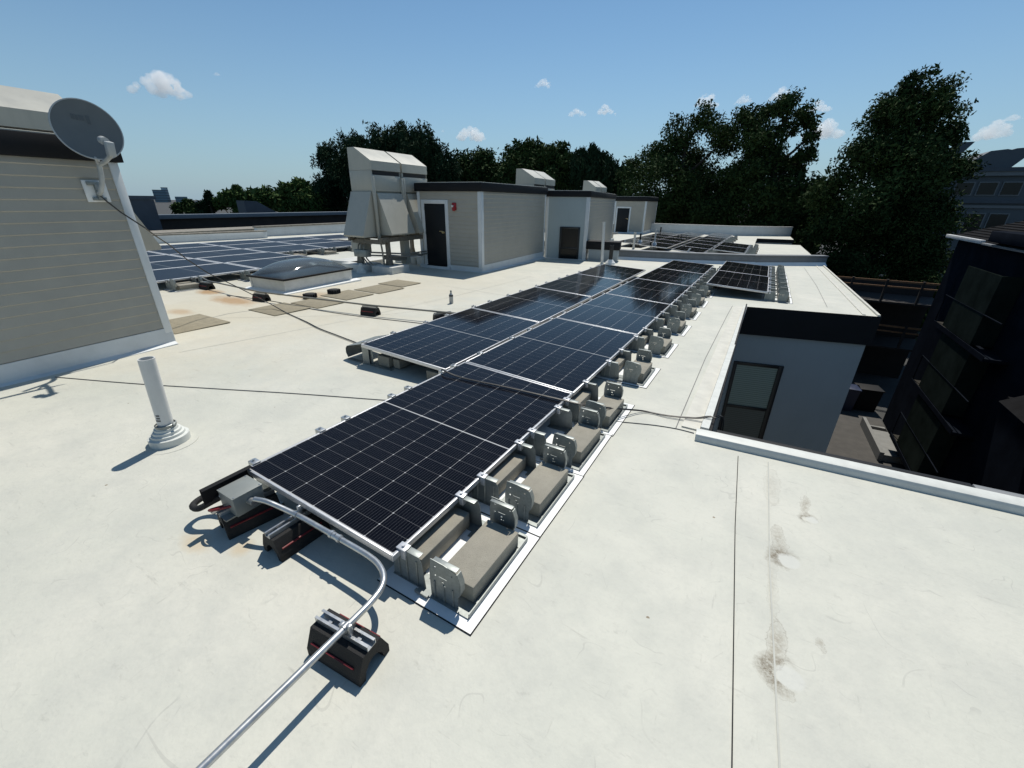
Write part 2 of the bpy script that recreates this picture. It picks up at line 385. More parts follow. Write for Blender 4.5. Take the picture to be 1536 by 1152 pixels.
def smooth_path(pts, n=8):
    pts = [Vector(p) for p in pts]; out = []
    P = [pts[0]]+pts+[pts[-1]]
    for i in range(1, len(P)-2):
        for k in range(n):
            t = k/n; a, b, c, d = P[i-1], P[i], P[i+1], P[i+2]
            out.append(.5*((2*b)+(-a+c)*t+(2*a-5*b+4*c-d)*t*t+(-a+3*b-3*c+d)*t**3))
    out.append(pts[-1]); return out
ORD = ['first', 'second', 'third', 'fourth', 'fifth', 'sixth', 'seventh', 'eighth', 'ninth', 'tenth', 'eleventh', 'twelfth', 'thirteenth', 'fourteenth', 'fifteenth', 'sixteenth', 'seventeenth', 'eighteenth', 'nineteenth']
rnd = random.Random(7)

# ------------------------------------------------------------------ ground, alley
g = MB(); g.poly([(-1500, -300, -8.3), (1500, -300, -8.3), (1500, 1500, -8.3), (-1500, 1500, -8.3)]).build('ground', 'asphalt').__setitem__('kind', 'structure')
g = MB(); g.poly([(1.9, -3, -8.29), (6.95, -3, -8.29), (6.95, 34, -8.29), (1.9, 34, -8.29)]).build('alley_pavement', 'concrete_dark').__setitem__('kind', 'structure')

# ------------------------------------------------------------------ our building: roof slab, walls
bld = empty('apartment_building')
tag(bld, 'flat roofed building with white membrane roof and blue grey wall carrying the solar panels', 'building')
OUT = [(-21.6, -4), (4.2, -4), (4.2, 3.42), (-.15, 3.12), (-.10, 8.72), (1.97, 9.19), (1.83, 17.6), (1.62, 27.9), (-.50, 27.3), (-.55, 32.4), (1.5, 32.9),
       (1.42, 37.6), (-8, 34.4), (-14, 34.4), (-24, 33)]
def inset_wall(pts, zt, zb, name, m):
    b = MB(); n = len(pts)
    for i in range(n):
        p, q = pts[i], pts[(i+1) % n]
        b.poly([(p[0], p[1], zb), (q[0], q[1], zb), (q[0], q[1], zt(q)), (p[0], p[1], zt(p))])
    bmesh.ops.recalc_face_normals(b.bm, faces=b.bm.faces)
    return b.build(name, m, bld)
b = MB(); b.poly([(x, y, rz(y)) for x, y in OUT])
roof = b.build('roof', 'roof', bld)
def offset(pts, d):
    out = []; n = len(pts)
    for i in range(n):
        p0, p1, p2 = Vector(pts[i-1]), Vector(pts[i]), Vector(pts[(i+1) % n])
        a = (p1-p0).normalized(); c = (p2-p1).normalized()
        na, nc = Vector((a.y, -a.x)), Vector((c.y, -c.x))
        k = (na+nc); k = k/max(.3, k.dot(na)) if k.length > 1e-6 else na
        out.append(tuple(p1+k*d))
    return out
OUTF = offset(OUT, .012)
inset_wall(OUTF, lambda p: rz(p[1])+.012, -.62, 'fascia', 'fascia')
inset_wall(offset(OUT, -.05), lambda p: rz(p[1])-.015, -8.3, 'wall', 'blue')
# window in the recess wall
ax = Vector((1.97+.10, 9.19-8.72, 0)).normalized(); an = Vector((ax.y, -ax.x, 0))
def wallpt(x, z, out=0.): return Vector((-.10, 8.72+.05, 0)) + ax*(x+.10) + an*out + Vector((0, 0, z))
Wm = Matrix.Translation(Vector((-.10, 8.77, 0))) @ Matrix(((ax.x, an.x, 0, 0), (ax.y, an.y, 0, 0), (0, 0, 1, 0), (0, 0, 0, 1)))   # local x along wall, y outwards
w = MB()
X0, X1, ZT, ZM, ZB = .06, .92, -1.18, -2.13, -2.95
for bx in ((X0, X0+.06, ZB, ZT), (X1-.085, X1, ZB, ZT), (X0+.06, X1-.085, ZT-.06, ZT), (X0+.06, X1-.085, ZB, ZB+.06), (X0+.06, X1-.085, ZM-.03, ZM+.03)):
    w.box(bx[0], bx[1], -.03, .03, bx[2], bx[3], .004, Wm)
wf = w.build('window', 'frame', bld); wf['label'] = 'dark framed window with a green grey blind'
w = MB(); w.box(X0+.055, X1-.08, -.02, .006, ZM+.025, ZT-.055, 0, Wm); w.build('blind', 'blind', wf)
w = MB(); w.box(X0+.055, X1-.08, -.02, .010, ZB+.055, ZM-.025, 0, Wm); w.build('blind', 'blind_low', wf)
# near parapet curb along the recess
pc = MB(); prof = [(0, -.02), (.004, .032), (.016, .050), (.04, .058), (.105, .058), (.105, -.02)]
PMX = Matrix.Translation((-.15, 3.085, rz(3.1))) @ Matrix.Rotation(math.atan2(.30, 4.35), 4, 'Z')
pc.prism(prof, 'x', 0, 4.4, PMX); pc.build('parapet_curb', 'boot', bld)
pc = MB(); pc.box(.14, 1.62, .1075, .158, -.12, .056, .004, PMX); pc.build('edge_flashing', 'fascia', bld)
pc = MB(); pc.box(1.63, 4.4, .1075, .158, -.12, .056, .004, PMX); pc.build('edge_flashing', 'grey_flash', bld)
# recess side edge strip and coping
st = MB(); st.prism([(-.275, 3.2), (-.135, 3.2), (-.10, 8.66), (-.265, 8.66)], 'z', -.1, -.035)
st = MB()
for (x0, x1, za, m, nm) in ((-.275, -.14, .012, 'strip', 'edge_strip'), (-.135, -.075, .045, 'boot', 'drip_edge')):
    b2 = MB(); y0, y1 = 3.26, 8.64
    b2.bm.free(); b2 = MB()
    vs = [(x0, y0, rz(y0)), (x1, y0, rz(y0)), (x1+.03, y1, rz(y1)), (x0+.03, y1, rz(y1))]
    top = [(x, y, z+za) for x, y, z in vs]; bot = [(x, y, z-.02) for x, y, z in vs]
    b2.poly(top)
    for i in range(4): b2.poly([bot[i], bot[(i+1) % 4], top[(i+1) % 4], top[i]])
    b2.build(nm, m, bld)
b2 = MB(); b2.box(-.0715, -.052, 3.3, 8.62, -.16, -.03); b2.build('gutter', 'dark', bld)
# wing right-hand edge strips
for x0, x1, za, m in ((-.245, -.20, .012, 'strip'), (-.04, .0, .03, 'strip')):
    b2 = MB(); top = [(1.97+x0, 9.23, rz(9.2)+za), (1.97+x1, 9.23, rz(9.2)+za), (1.83+x1, 17.4, rz(17.4)+za), (1.83+x0, 17.4, rz(17.4)+za)]
    b2.poly(top)
    for i in range(4):
        p, q = top[i], top[(i+1) % 4]; b2.poly([(p[0], p[1], p[2]-za-.01), (q[0], q[1], q[2]-za-.01), q, p])
    b2.build('edge_strip', m, bld)
# membrane seams: thin welded laps, dark line along their edge
def seam(pts, w=.0055, m='dark', za=.004, name='seam'):
    b2 = MB()
    for p, q in zip(pts, pts[1:]):
        d = Vector((q[0]-p[0], q[1]-p[1])).normalized(); nx, ny = -d.y*w/2, d.x*w/2
        b2.poly([(p[0]-nx, p[1]-ny, rz(p[1])+za), (q[0]-nx, q[1]-ny, rz(q[1])+za), (q[0]+nx, q[1]+ny, rz(q[1])+za), (p[0]+nx, p[1]+ny, rz(p[1])+za)])
    return b2.build(name, m, bld)
seam([(.155, 3.02), (.19, 2.2), (.262, .98), (.31, -1)], .0042)
seam([(-.31, 3.2), (-.33, 5.2), (-.30, 8.0), (-.285, 8.7)], .006, 'wire')
seam([(-7.0, 2.95), (-5.0, 4.6), (-4.6, 5.35), (-3.9, 5.9)], .004, 'wire')
seam([(1.25, 9.6), (1.28, 12.5), (1.22, 16.5)], .006, 'wire')

for pts in ([(.345, 3.05), (.36, 2.0), (.40, .9), (.45, -1)], [(-5.6, 2.0), (-5.2, 4.0), (-5.0, 6.5), (-4.95, 9.5)], [(-5.9, 7.2), (-3.6, 7.0)], [(-.9, 13.9), (-.95, 15.2)]):
    seam(pts, .007, 'lap', .003)  # faint lap seams, a little darker than the membrane
# parapets at the party walls
def wall_line(pts, h, th, name, m, label, cap=None, cat='parapet', zbase=None):
    root = empty(name); tag(root, label, cat)
    bw = MB(); bc = MB()
    for p, q in zip(pts, pts[1:]):
        d = Vector((q[0]-p[0], q[1]-p[1])); L = d.length; a = math.atan2(d.y, d.x)
        z0 = rz(p[1]) if zbase is None else zbase; z1 = rz(q[1]) if zbase is None else zbase
        mx = Matrix.Translation((p[0], p[1], z0)) @ Matrix.Rotation(a, 4, 'Z') @ Matrix.Rotation(-math.atan2(z1-z0, L), 4, 'Y')
        bw.box(0, L, 0, th, -.05, h, .012, mx)
        if cap: bc.box(-.01, L+.01, -.03, th+.03, h+.003, h+.045, .008, mx)
    bw.build('wall', m, root)
    if cap: bc.build('coping', cap, root)
    return root
r0 = wall_line([(-4.75, 14.75), (-2.4, 15.30), (-.2, 16.15), (1.88, 17.62)], .27, .22, 'party_wall_parapet', 'grey_flash', 'low grey parapet crossing the roof behind the six panel row', 'grey_flash')
bb = MB(); bb.prism([(-.12, -.02), (.0, .09), (.0, -.02)], 'x', 0, 2.45, Matrix.Translation((-4.7, 14.74, rz(14.8))) @ Matrix.Rotation(R(13.2), 4, 'Z'))
bb.prism([(-.12, -.02), (.0, .09), (.0, -.02)], 'x', 0, 2.40, Matrix.Translation((-2.4, 15.28, rz(15.3))) @ Matrix.Rotation(R(21.1), 4, 'Z'))
bb.prism([(-.12, -.02), (.0, .09), (.0, -.02)], 'x', 0, 2.50, Matrix.Translation((-.2, 16.13, rz(16.2))) @ Matrix.Rotation(R(35), 4, 'Z'))
bb.build('base_flashing', 'mat_white', r0)
wall_line([(-8.2, 34.3), (-2, 34.9), (1.44, 37.5)], .60, .2, 'far_end_parapet', 'pwall', 'white membrane parapet at the far end of the roof in front of the dark trees', 'gutter')
wl = wall_line([(-20.75, 2.0), (-20.75, 12.35)], .30, .25, 'left_parapet', 'pwall', 'long white parapet with stained brown coping, behind the array past the skylight', 'coping')
bw = MB(); bw.box(-21.95, -21.68, 12.45, 34, -.45, .26, .01); bw.build('wall', 'pwall', wl)
bw = MB(); bw.box(-22.0, -21.62, 12.42, 34, .263, .33, .008); bw.build('coping', 'coping', wl)

# ------------------------------------------------------------------ stair bulkheads
def lap(b, p0, p1, z0, z1, out, course=.10):
    # lap siding: sawtooth boards between two ground points, facing 'out'
    p0, p1, out = Vector(p0), Vector(p1), Vector(out).normalized(); z = z0
    while z < z1-1e-4:
        zz = min(z+course, z1)
        a0, a1 = p0+out*.015, p1+out*.015; c0, c1 = p0+out*.004, p1+out*.004
        b.poly([(c0.x, c0.y, z), (c1.x, c1.y, z), (a1.x, a1.y, z+.009), (a0.x, a0.y, z+.009)])
        b.poly([(a0.x, a0.y, z+.009), (a1.x, a1.y, z+.009), (c1.x, c1.y, zz), (c0.x, c0.y, zz)])
        z = zz
def bulkhead(label, x, y, th, w, d, zb, zf, zt, front='siding', door=False, strobe=False, win=None, left_trim=True, dy0=0.):
    root = empty('stair_bulkhead', (x, y, zb), (0, 0, R(th))); tag(root, label, 'rooftop shed', 'stair sheds on the roof')
    hf, ht = zf-zb, zt-zb
    core = MB(); core.box(-w, 0, dy0, d, -.05, hf+.05); wl = core.build('wall', front if front != 'siding' else 'siding', root)
    s = MB()
    lap(s, (.0, dy0+.09), (.0, d-.07), .20, hf, (1, 0))
    if front == 'siding':
        if door:
            lap(s, (-w+.08, dy0), (-w+.115, dy0), .17, hf, (0, -1)); lap(s, (-.995, dy0), (-.09, dy0), .17, hf, (0, -1)); lap(s, (-w+.115, dy0), (-.995, dy0), 1.765, hf, (0, -1))
        else: lap(s, (-w+.08, dy0), (-.09, dy0), .17, hf, (0, -1))
    s.build('siding', 'siding', root)
    t = MB(); t.box(.003, .022, dy0-.022, dy0+.09, .0, hf, .003).box(-.09, .0025, dy0-.022, dy0-.003, .0, hf, .003); t.build('corner_trim', 'trim', root)
    t = MB(); t.box(.003, .022, d-.07, d+.01, .0, hf, .003); t.build('corner_trim', 'trim', root)
    if left_trim: t = MB(); t.box(-w-.01, -w+.08, dy0-.022, dy0-.003, .0, hf, .003); t.build('corner_trim', 'trim', root)
    sk = MB()
    sk.prism([(.002, .20), (.020, .20), (.026, .03), (.075, .004), (.075, -.03), (.002, -.03)], 'y', dy0-.02, d)
    if door:
        sk.prism([(dy0-.002, .14), (dy0-.018, .14), (dy0-.03, .02), (dy0-.06, .002), (dy0-.06, -.03), (dy0-.002, -.03)], 'x', -.995, .03)
        sk.prism([(dy0-.002, .10), (dy0-.05, .10), (dy0-.08, -.03), (dy0-.002, -.03)], 'x', -w-.03, -1.0)
    elif front == 'siding': sk.prism([(dy0-.002, .14), (dy0-.018, .14), (dy0-.03, .02), (dy0-.06, .002), (dy0-.06, -.03), (dy0-.002, -.03)], 'x', -w-.02, .03)
    else: sk.prism([(dy0-.002, .035), (dy0-.03, .03), (dy0-.06, -.03), (dy0-.002, -.03)], 'x', -w-.02, .03)
    sk.build('base_flashing', 'skirt', root)
    f = MB(); o = .055
    f.box(-w-o, o, dy0-o, d+o, hf+.003, ht, .006); f.build('fascia', 'fascia', root)
    f = MB(); f.box(-w-o+.04, o-.04, dy0-o+.04, d+o-.04, ht+.0, ht+.015, .004); f.build('roof', 'roof', root)
    if door:
        dx0, dx1, z0, z1 = -w+.215, -1.095, .105, 1.665
        fr = MB(); fr.box(dx0-.10, dx0-.003, dy0-.03, dy0-.003, .08, z1+.10, .004).box(dx1+.003, dx1+.10, dy0-.03, dy0-.003, .08, z1+.10, .004).box(dx0-.003, dx1+.003, dy0-.03, dy0-.003, z1+.003, z1+.10, .004)
        fr.build('door_frame', 'trim', root)
        dd = MB(); dd.box(dx0, dx1, dy0-.018, dy0-.001, z0, z1, .003); do = dd.build('door', 'door', root)
        h = MB(); h.lathe([(.0, 0), (.028, 0), (.028, .008), (.012, .012), (.012, .03), (.027, .035), (.03, .05), (.02, .062), (.0, .064)], 16, Matrix.Translation((dx1-.075, dy0-.018, .97)) @ Matrix.Rotation(R(90), 4, 'X'), cap=False)
        h.box(dx1-.18, dx1-.07, dy0-.07, dy0-.055, .985, 1.005, .004)
        h.build('door_handle', 'brass', do)
        h = MB(); h.box(dx0-.002, dx1+.002, dy0-.055, dy0-.001, z0-.022, z0-.002, .003); h.build('threshold', 'dark', root)
        h = MB()
        for zz in (.25, .9, 1.5): h.box(dx0-.003, dx0+.01, dy0-.034, dy0-.019, zz, zz+.09, .002)
        h.build('hinge', 'galv', do)
    if strobe:
        h = MB(); h.box(-.855, -.725, dy0-.045, dy0-.015, 1.52, 1.70, .015).box(-.83, -.75, dy0-.07, dy0-.045, 1.50, 1.60, .012); so = h.build('alarm_strobe', 'red_plastic', root)
        h = MB(); h.box(-.845, -.80, dy0-.085, dy0-.044, 1.59, 1.64, .008); h.build('strobe_lens', 'white_plastic', so)
    if win:
        wx0, wx1, wz0, wz1 = win
        h = MB()
        zm = wz0+(wz1-wz0)*.36
        for q in ((wx0, wx0+.06, wz0, wz1), (wx1-.06, wx1, wz0, wz1), (wx0+.06, wx1-.06, wz1-.06, wz1), (wx0+.06, wx1-.06, wz0, wz0+.05), (wx0+.06, wx1-.06, zm-.03, zm+.03)):
            h.box(q[0], q[1], dy0-.03, dy0-.003, q[2], q[3], .004)
        wo = h.build('window', 'frame', root)
        h = MB(); h.box(wx0+.05, wx1-.05, dy0-.012, dy0-.0035, wz0+.04, wz1-.05); h.build('pane', 'pane', wo)
    return root
bulkhead('tan sided stair shed with a black door and a red alarm box', -6.304, 9.306, 2.3, 1.98, 3.95, -.134, 1.827, 2.027, door=True, strobe=True)
bulkhead('stair shed with a blue grey front wall and a black framed window', -5.162, 13.779, 10.75, 1.40, 6.8, -.193, 1.764, 1.942, front='pale_blue', win=(-.90, -.22, .0, 1.05))
p0 = bulkhead('large tan sided shed with the satellite dish on its wall', -6.02, 2.137, 5.0, 1.75, .0, -.02, 1.94, 2.14, dy0=-3.2)
p3 = bulkhead('small distant stair shed with a black door, beyond the blue grey one', -7.62, 31.4, 3, 2.15, 4.2, -.42, 1.70, 1.99, door=True)
# low blue wall with a black cap beside the second shed
s = empty('low_wall', (-5.05, 13.80, rz(13.8)), (0, 0, R(12))); tag(s, 'short blue grey wall with a thick black metal cap beside the blue shed', 'wall')
b = MB(); b.box(0, .95, 0, .5, -.03, .36, .005); b.build('wall', 'blue', s)
b = MB(); b.box(-.10, 1.0, -.03, .53, .363, .62, .01); b.build('cap', 'fascia', s)

# ------------------------------------------------------------------ rooftop ventilation units
def vent_unit(label, x, y, z, th=0., L=1.0, full=True):
    root = empty('ventilation_unit', (x, y, z), (0, 0, R(th))); tag(root, label, 'ventilation unit', 'twin hooded ventilation units')
    Zs = .10
    for k in (0, 1):
        y0, y1 = k*(L+.07), k*(L+.07)+L
        b = MB(); b.prism([(0, 2.36), (0, 2.56), (-.49, 2.85), (-.71, 2.85), (-.73, 2.36)], 'y', y0, y1); h = b.build('upper_hood', 'hood', root)
        b = MB(); b.box(-.0295, -.022, y0+.05, y1-.03, 2.262, 2.352); b.build('louvre_gap', 'slot', h)
        b = MB(); b.box(-.74, -.03, y0+.004, y1-.004, 1.90, 2.357, .003).box(-.0298, -.008, y0+.004, y1-.004, 1.90, 2.255, .003); b.build('housing', 'hood', root)
        # +x weather hood, sloping outwards
        b = MB(); b.prism([(-.05, 1.86), (.02, 1.86), (.37, .93), (.36, .90), (-.05, .90)], 'y', y0+.09, y1-.04); b.build('weather_hood', 'hood', root)
        b = MB(); b.box(-.71, -.055, y0+.005, y1-.005, .86, 1.897); b.build('casing', 'hood', root)
    for ys, s in ((0, -1), (2*L+.07, 1)):
        b = MB(); b.prism([(ys, 1.89), (ys+s*.03, 1.89), (ys+s*.44, .90), (ys+s*.42, .86), (ys, .86)], 'x', -.74, -.06); b.build('end_hood', 'hood', root)
    if full:
        for yy in (.0, L+.0, L+.07):
            b = MB(); b.box(-.015, .045, yy-.03, yy+.03, .72, 2.22, .006); b.build('corner_post', 'hood', root)
        b = MB()
        b.box(-.75, .30, -.18, -.10, .70, .80).box(-.75, .30, 2*L, 2*L+.08, .70, .80).box(-.76, -.68, -.3, 2*L+.3, .76, .845).box(.2, .28, -.2, 2*L+.3, .74, .845)
        for yy in np.linspace(.1, 2*L-.1, 7): b.box(-.7, .3, yy-.02, yy+.02, .80, .85)
        b.build('base_frame', 'rust', root)
        for lx, ly in ((-.68, -.05), (.18, .10), (-.68, 2*L), (.18, 2*L)):
            b = MB(); b.box(lx-.045, lx+.045, ly-.045, ly+.045, .17, .76); b.prism([(lx-.10, .16), (lx+.10, .16), (lx+.04, .42), (lx-.04, .42)], 'y', ly-.05, ly+.05); b.build('leg', 'rust', root)
        for cx, cy, cw, cd in ((-.75, .02, .42, .30), (.18, .12, .35, .32), (-.7, 2*L, .4, .35), (.15, 2*L, .4, .35), (-1.35, .5, .5, .5)):
            b = MB(); b.box(cx-cw, cx+cw, cy-cd, cy+cd, -.05, .17, .015); b.build('curb', 'curb', root)
        b = MB()
        for k in range(3): b.tube(smooth_path([(-.55+.1*k, -.10, .72), (-.55+.1*k, -.20, .60), (-.50+.1*k, -.2, .35), (-.45+.14*k, -.12, .17)]), .018, 8)
        b.tube(smooth_path([(.05, .0, .70), (.07, .0, .55), (.07, .02, .17)]), .022, 8)
        b.tube([(-.3, -.28, .50), (.35, .55, .42), (.42, 2.0, .42)], .02, 8).tube([(-.3, -.24, .42), (.38, .55, .36), (.44, 2.0, .36)], .02, 8)
        b.box(-.35, .2, .45, .75, .24, .34).box(-.2, .3, 1.2, 1.3, .3, .36)
        b.build('piping', 'copper', root)
        b = MB(); b.box(-.62, -.20, -.30, -.12, .38, .55, .008); b.build('control_box', 'galv', root)
        
        for q in ((-.9, -.55, -.1, .25, .45, .86), (-.15, .02, .9, 1.1, .1, .86), (.16, .30, 1.6, 1.75, .1, .86)):
            b = MB(); b.box(*q, .006); b.build('duct', 'hood', root)
        b = MB(); b.lathe([(.13, -.02), (.12, .04), (.06, .14), (.04, .24), (.0, .24)], 14, Matrix.Translation((-.30, -.42, 0)), cap=False); b.build('pipe_boot', 'boot', root)
    return root
vent_unit('tall beige twin hooded ventilation unit on legs behind the skylight', -8.43, 7.85, rz(7.9), 2.0)
vent_unit('ventilation unit with only its twin hoods showing above the tan shed roof', -7.45, 14.35, rz(14.4), 4.5)
vent_unit('small distant ventilation hood showing above the blue grey shed', -7.68, 21.24, rz(21.3), -10, .52)
vent_unit('ventilation unit with its pale sloped top showing behind the satellite dish', -7.95, .62, 0., 3, full=False)

# ------------------------------------------------------------------ skylight
sk = empty('skylight', (-7.769, 4.757, rz(4.76)), (0, 0, R(4))); tag(sk, 'clear domed skylight on a white curb in front of the ventilation unit', 'skylight')
w, d = 1.045, 1.685
b = MB(); b.prism([(-.02, -.02), (0.0, .235), (-.05, .235), (-.07, -.02)], 'y', 0, d); b.prism([(-w+.02, -.02), (-w, .235), (-w+.05, .235), (-w+.07, -.02)], 'y', 0, d)
b.box(-w+.05, -.05, .01, .06, -.02, .235).box(-w+.05, -.05, d-.06, d-.01, -.02, .235); b.build('curb', 'curb', sk)
b = MB(); b.prism([(.11, .012), (-.03, .03), (-.03, -.03), (.11, -.03)], 'y', -.1, d+.15); b.prism([(-.10, .01), (.02, .03), (.02, -.03), (-.10, -.03)], 'x', -w-.1, -.03); b.build('base_flashing', 'mat_white', sk)
b = MB(); b.box(-w-.03, .03, -.03, .03, .238, .268).box(-w-.03, .03, d-.03, d+.03, .238, .268).box(-w-.03, -w+.03, .03, d-.03, .238, .268).box(-.03, .03, .03, d-.03, .238, .268); b.build('frame', 'dark', sk)
b = MB(); b.box(-w+.04, -.04, .04, d-.04, .20, .242); b.build('inner_pan', 'lightwell', sk)
b2 = bmesh.new(); n = 26; grid = []
for i in range(n+1):
    row = []
    for j in range(n+1):
        u, v = i/n*2-1, j/n*2-1
        h = (max(0, 1-abs(u)**2.6)*max(0, 1-abs(v)**2.6))**.62
        row.append(b2.verts.new((-w/2+u*(w/2-.02), d/2+v*(d/2-.02), .262+.27*h)))
    grid.append(row)
for i in range(n):
    for j in range(n): b2.faces.new((grid[i][j], grid[i+1][j], grid[i+1][j+1], grid[i][j+1])).smooth = True
mb = MB(); mb._add(b2); mb.build('dome', 'dome', sk, sharp=False)

# ------------------------------------------------------------------ satellite dish
dish = empty('satellite_dish', (-5.998, 1.893, 1.67), (0, 0, R(5))); tag(dish, 'grey satellite dish on a white plate on the tan shed wall', 'satellite dish')
LX = dish.rotation_euler.to_matrix().to_4x4(); LX.translation = dish.location; LXi = LX.inverted()
b = MB(); b.box(.013, .026, -.10, .09, -.105, .095, .003); b.build('wall_plate', 'white_plastic', dish)
b = MB(); b.box(.027, .05, -.07, .03, .05, .085, .004).box(.027, .06, -.02, .02, -.09, .06, .004).box(.027, .05, -.06, .05, -.09, -.06, .004); b.build('mast_foot', 'galv', dish)
Cc = LXi @ Vector((-5.70, 1.903, 2.189)); az, el = R(93), R(7.5)
nrm = Vector((math.sin(az)*math.cos(el), math.cos(az)*math.cos(el), math.sin(el))); nrm = (LXi.to_3x3() @ nrm).normalized()
q = nrm.to_track_quat('Z', 'Y').to_matrix().to_4x4(); DM = Matrix.Translation(Cc) @ q @ Matrix.Diagonal((1, 1, 1, 1))
r = .247
b = MB(); prof = [(0.001, -.032)]+[(r*k/10, -.032*(1-(k/10)**2)) for k in range(1, 11)]
b.lathe(prof, 48, DM, cap=False); b.build('reflector', 'dishm', dish)
b = MB(); b.lathe([(r*k/10, -.032*(1-(k/10)**2)-.008) for k in range(10, 0, -1)]+[(.001, -.040)], 48, DM, cap=False); b.lathe([(r-.004, .002), (r+.005, .003), (r+.007, -.004), (r-.002, -.010)], 48, DM, cap=False); b.build('rim', 'dishrim', dish)
# faded unreadable print on the reflector
up = Vector((0, 0, 1)); side = up.cross(nrm).normalized(); dup = nrm.cross(side).normalized()
b = MB()
for k, (a0, a1, c0, c1) in enumerate(((-.085, -.060, .085, .125), (-.055, -.035, .08, .12), (-.03, .005, .08, .12), (.02, .045, .055, .125))):
    pts = []
    for aa, cc in ((a0, c0), (a1, c0-.004), (a1, c1-.004), (a0, c1)):
        rr = math.hypot(aa, cc); pts.append(Cc + side*aa + dup*cc + nrm*(-.032*(1-(rr/r)**2)+.003))
    b.poly(pts)
b.build('faded_mark', 'dishmark', dish)
mast_top = LXi @ Vector((-5.80, 1.925, 1.90))
b = MB(); b.tube(smooth_path([(.04, .0, -.03), (.10, .0, .0), (.17, .01, .10), tuple(mast_top)]), .021, 12); b.build('mast', 'dishrim', dish)
low = Cc - dup*(r*.96); arm_end = LXi @ Vector((-5.46, 1.935, 1.985))
b = MB(); b.tube([tuple(mast_top), tuple((mast_top+arm_end)/2+Vector((0, 0, -.015))), tuple(arm_end)], .019, 8).tube([tuple(mast_top), tuple(low-side*.03)], .012, 8).tube([tuple(Cc-nrm*.075-dup*.05), tuple(mast_top)], .02, 8); b.build('feed_arm', 'dishrim', dish)
b = MB(); lm = Matrix.Translation(arm_end+Vector((0, 0, .04)))
b.box(-.03, .03, -.03, .03, -.06, .06, .008, lm @ Matrix.Rotation(R(12), 4, 'Y')); b.lathe([(.0, 0), (.035, 0), (.035, .05), (.028, .07), (.0, .07)], 18, lm @ Matrix.Translation((-.02, -.01, .06)) @ Matrix.Rotation(R(-75), 4, 'Y'), cap=False); b.build('feed_horn', 'dishrim', dish)

# ------------------------------------------------------------------ solar panels
def make_panel(cellm='cell'):
    root = empty('solar_panel')
    f = MB(); t = .011
    f.box(0, t, 0, PL, -PT, .0, .0015).box(PW-t, PW, 0, PL, -PT, 0, .0015).box(t, PW-t, 0, t, -PT, 0, .0015).box(t, PW-t, PL-t, PL, -PT, 0, .0015)
    f.box(t, t+.02, t, PL-t, -PT, -PT+.002).box(PW-t-.02, PW-t, t, PL-t, -PT, -PT+.002)
    f.build('frame', 'alu', root)
    c = MB(); c.box(t, PW-t, t, PL-t, -.008, -.002); c.build('cell_sheet', cellm, root)
    j = MB(); j.box(.5, .63, 1.0, 1.08, -.03, -.0085, .003); j.build('junction_box', 'dark', root)
    return root
PANEL = [make_panel(), make_panel('cell_blue')]; used = [False, False]
def panel(x, y, z, label, tau=2.95, rzd=0., sx=1., sy=1., group='solar panels', proto=0):
    if not used[proto]: o = PANEL[proto]; used[proto] = True
    else: o = copy_tree(PANEL[proto])
    o.location = (x, y, z); o.rotation_euler = (SLOPE, R(tau), R(rzd)); o.scale = (sx, sy, 1)
    tag(o, label, 'solar panel', group); return o
ZH = .237
n6 = 6
for k in range(n6):
    y = .940+k*2.1076
    panel(-2.2757, y, rz(y)+ZH, ('solar panel beside the grey junction box, first of the six panel row' if k == 0 else f'{ORD[k]} solar panel of the six panel row, counted from the grey junction box'), group='six panel row in the middle of the roof')
for k in range(4):
    y = 2.87+k*2.112; x = -3.53-.017*k*2.1
    panel(x, y, rz(y)+ZH-.02*0, f'{ORD[k]} solar panel of the four panel row, counted from the curved wind deflector', rzd=.95, group='four panel row beside the six panel row')
for k in range(2):
    y = 9.60+k*2.40
    panel(-.885-.02*k, y, rz(y)+ZH, 'solar panel of the roof wing pair, the one '+('closer to the dark recess' if k == 0 else 'touching the low grey parapet'), sy=1.14, group='pair of panels on the roof wing')
for k in range(7):
    y = 17.35+k*2.15; panel(-3.05-.01*k, y, rz(y)+ZH, f'{ORD[k]} solar panel in the longest row beyond the grey parapet, counted from the parapet', tau=3.5, group='longest row beyond the parapet')
for k in range(6):
    y = 18.75+k*2.15; panel(-4.62-.02*k, y, rz(y)+ZH, f'{ORD[k]} solar panel in the middle row beyond the grey parapet, counted from the parapet', tau=3.5, group='middle row beyond the parapet')
for k in range(5):
    y = 19.9+k*2.15; panel(-5.95-.03*k, y, rz(y)+ZH, f'{ORD[k]} solar panel beyond the grey parapet in the row next to the sheds', tau=3.5, group='row next to the sheds beyond the parapet')
for k in range(2):
    y = 18.55+k*2.45; panel(-1.73-.03*k, y, rz(y)+ZH, 'solar panel of the short pair beyond the grey parapet, '+('touching it' if k == 0 else 'beside the second recess'), sy=1.14, tau=3.5, group='pair beyond the parapet')
# far left array, seen past the left shed
LA = [(-11.27, 3.45, 2, 0), (-12.68, 3.45, 2, 1), (-14.1, 3.45, 4, 2), (-15.65, 3.5, 4, 3), (-17.1, 3.6, 5, 4)]
for x, y0, n, rk in LA:
    for k in range(n):
        y = y0+k*2.12; xx = x-.075*k*2.12*.9
        panel(xx, y, rz(y)+.225, f'{ORD[k]} panel in the {ORD[rk]} row of the array behind the skylight', tau=2.0, rzd=4.0, sx=1.19 if rk < 2 else 1.24, group='array behind the skylight', proto=1)

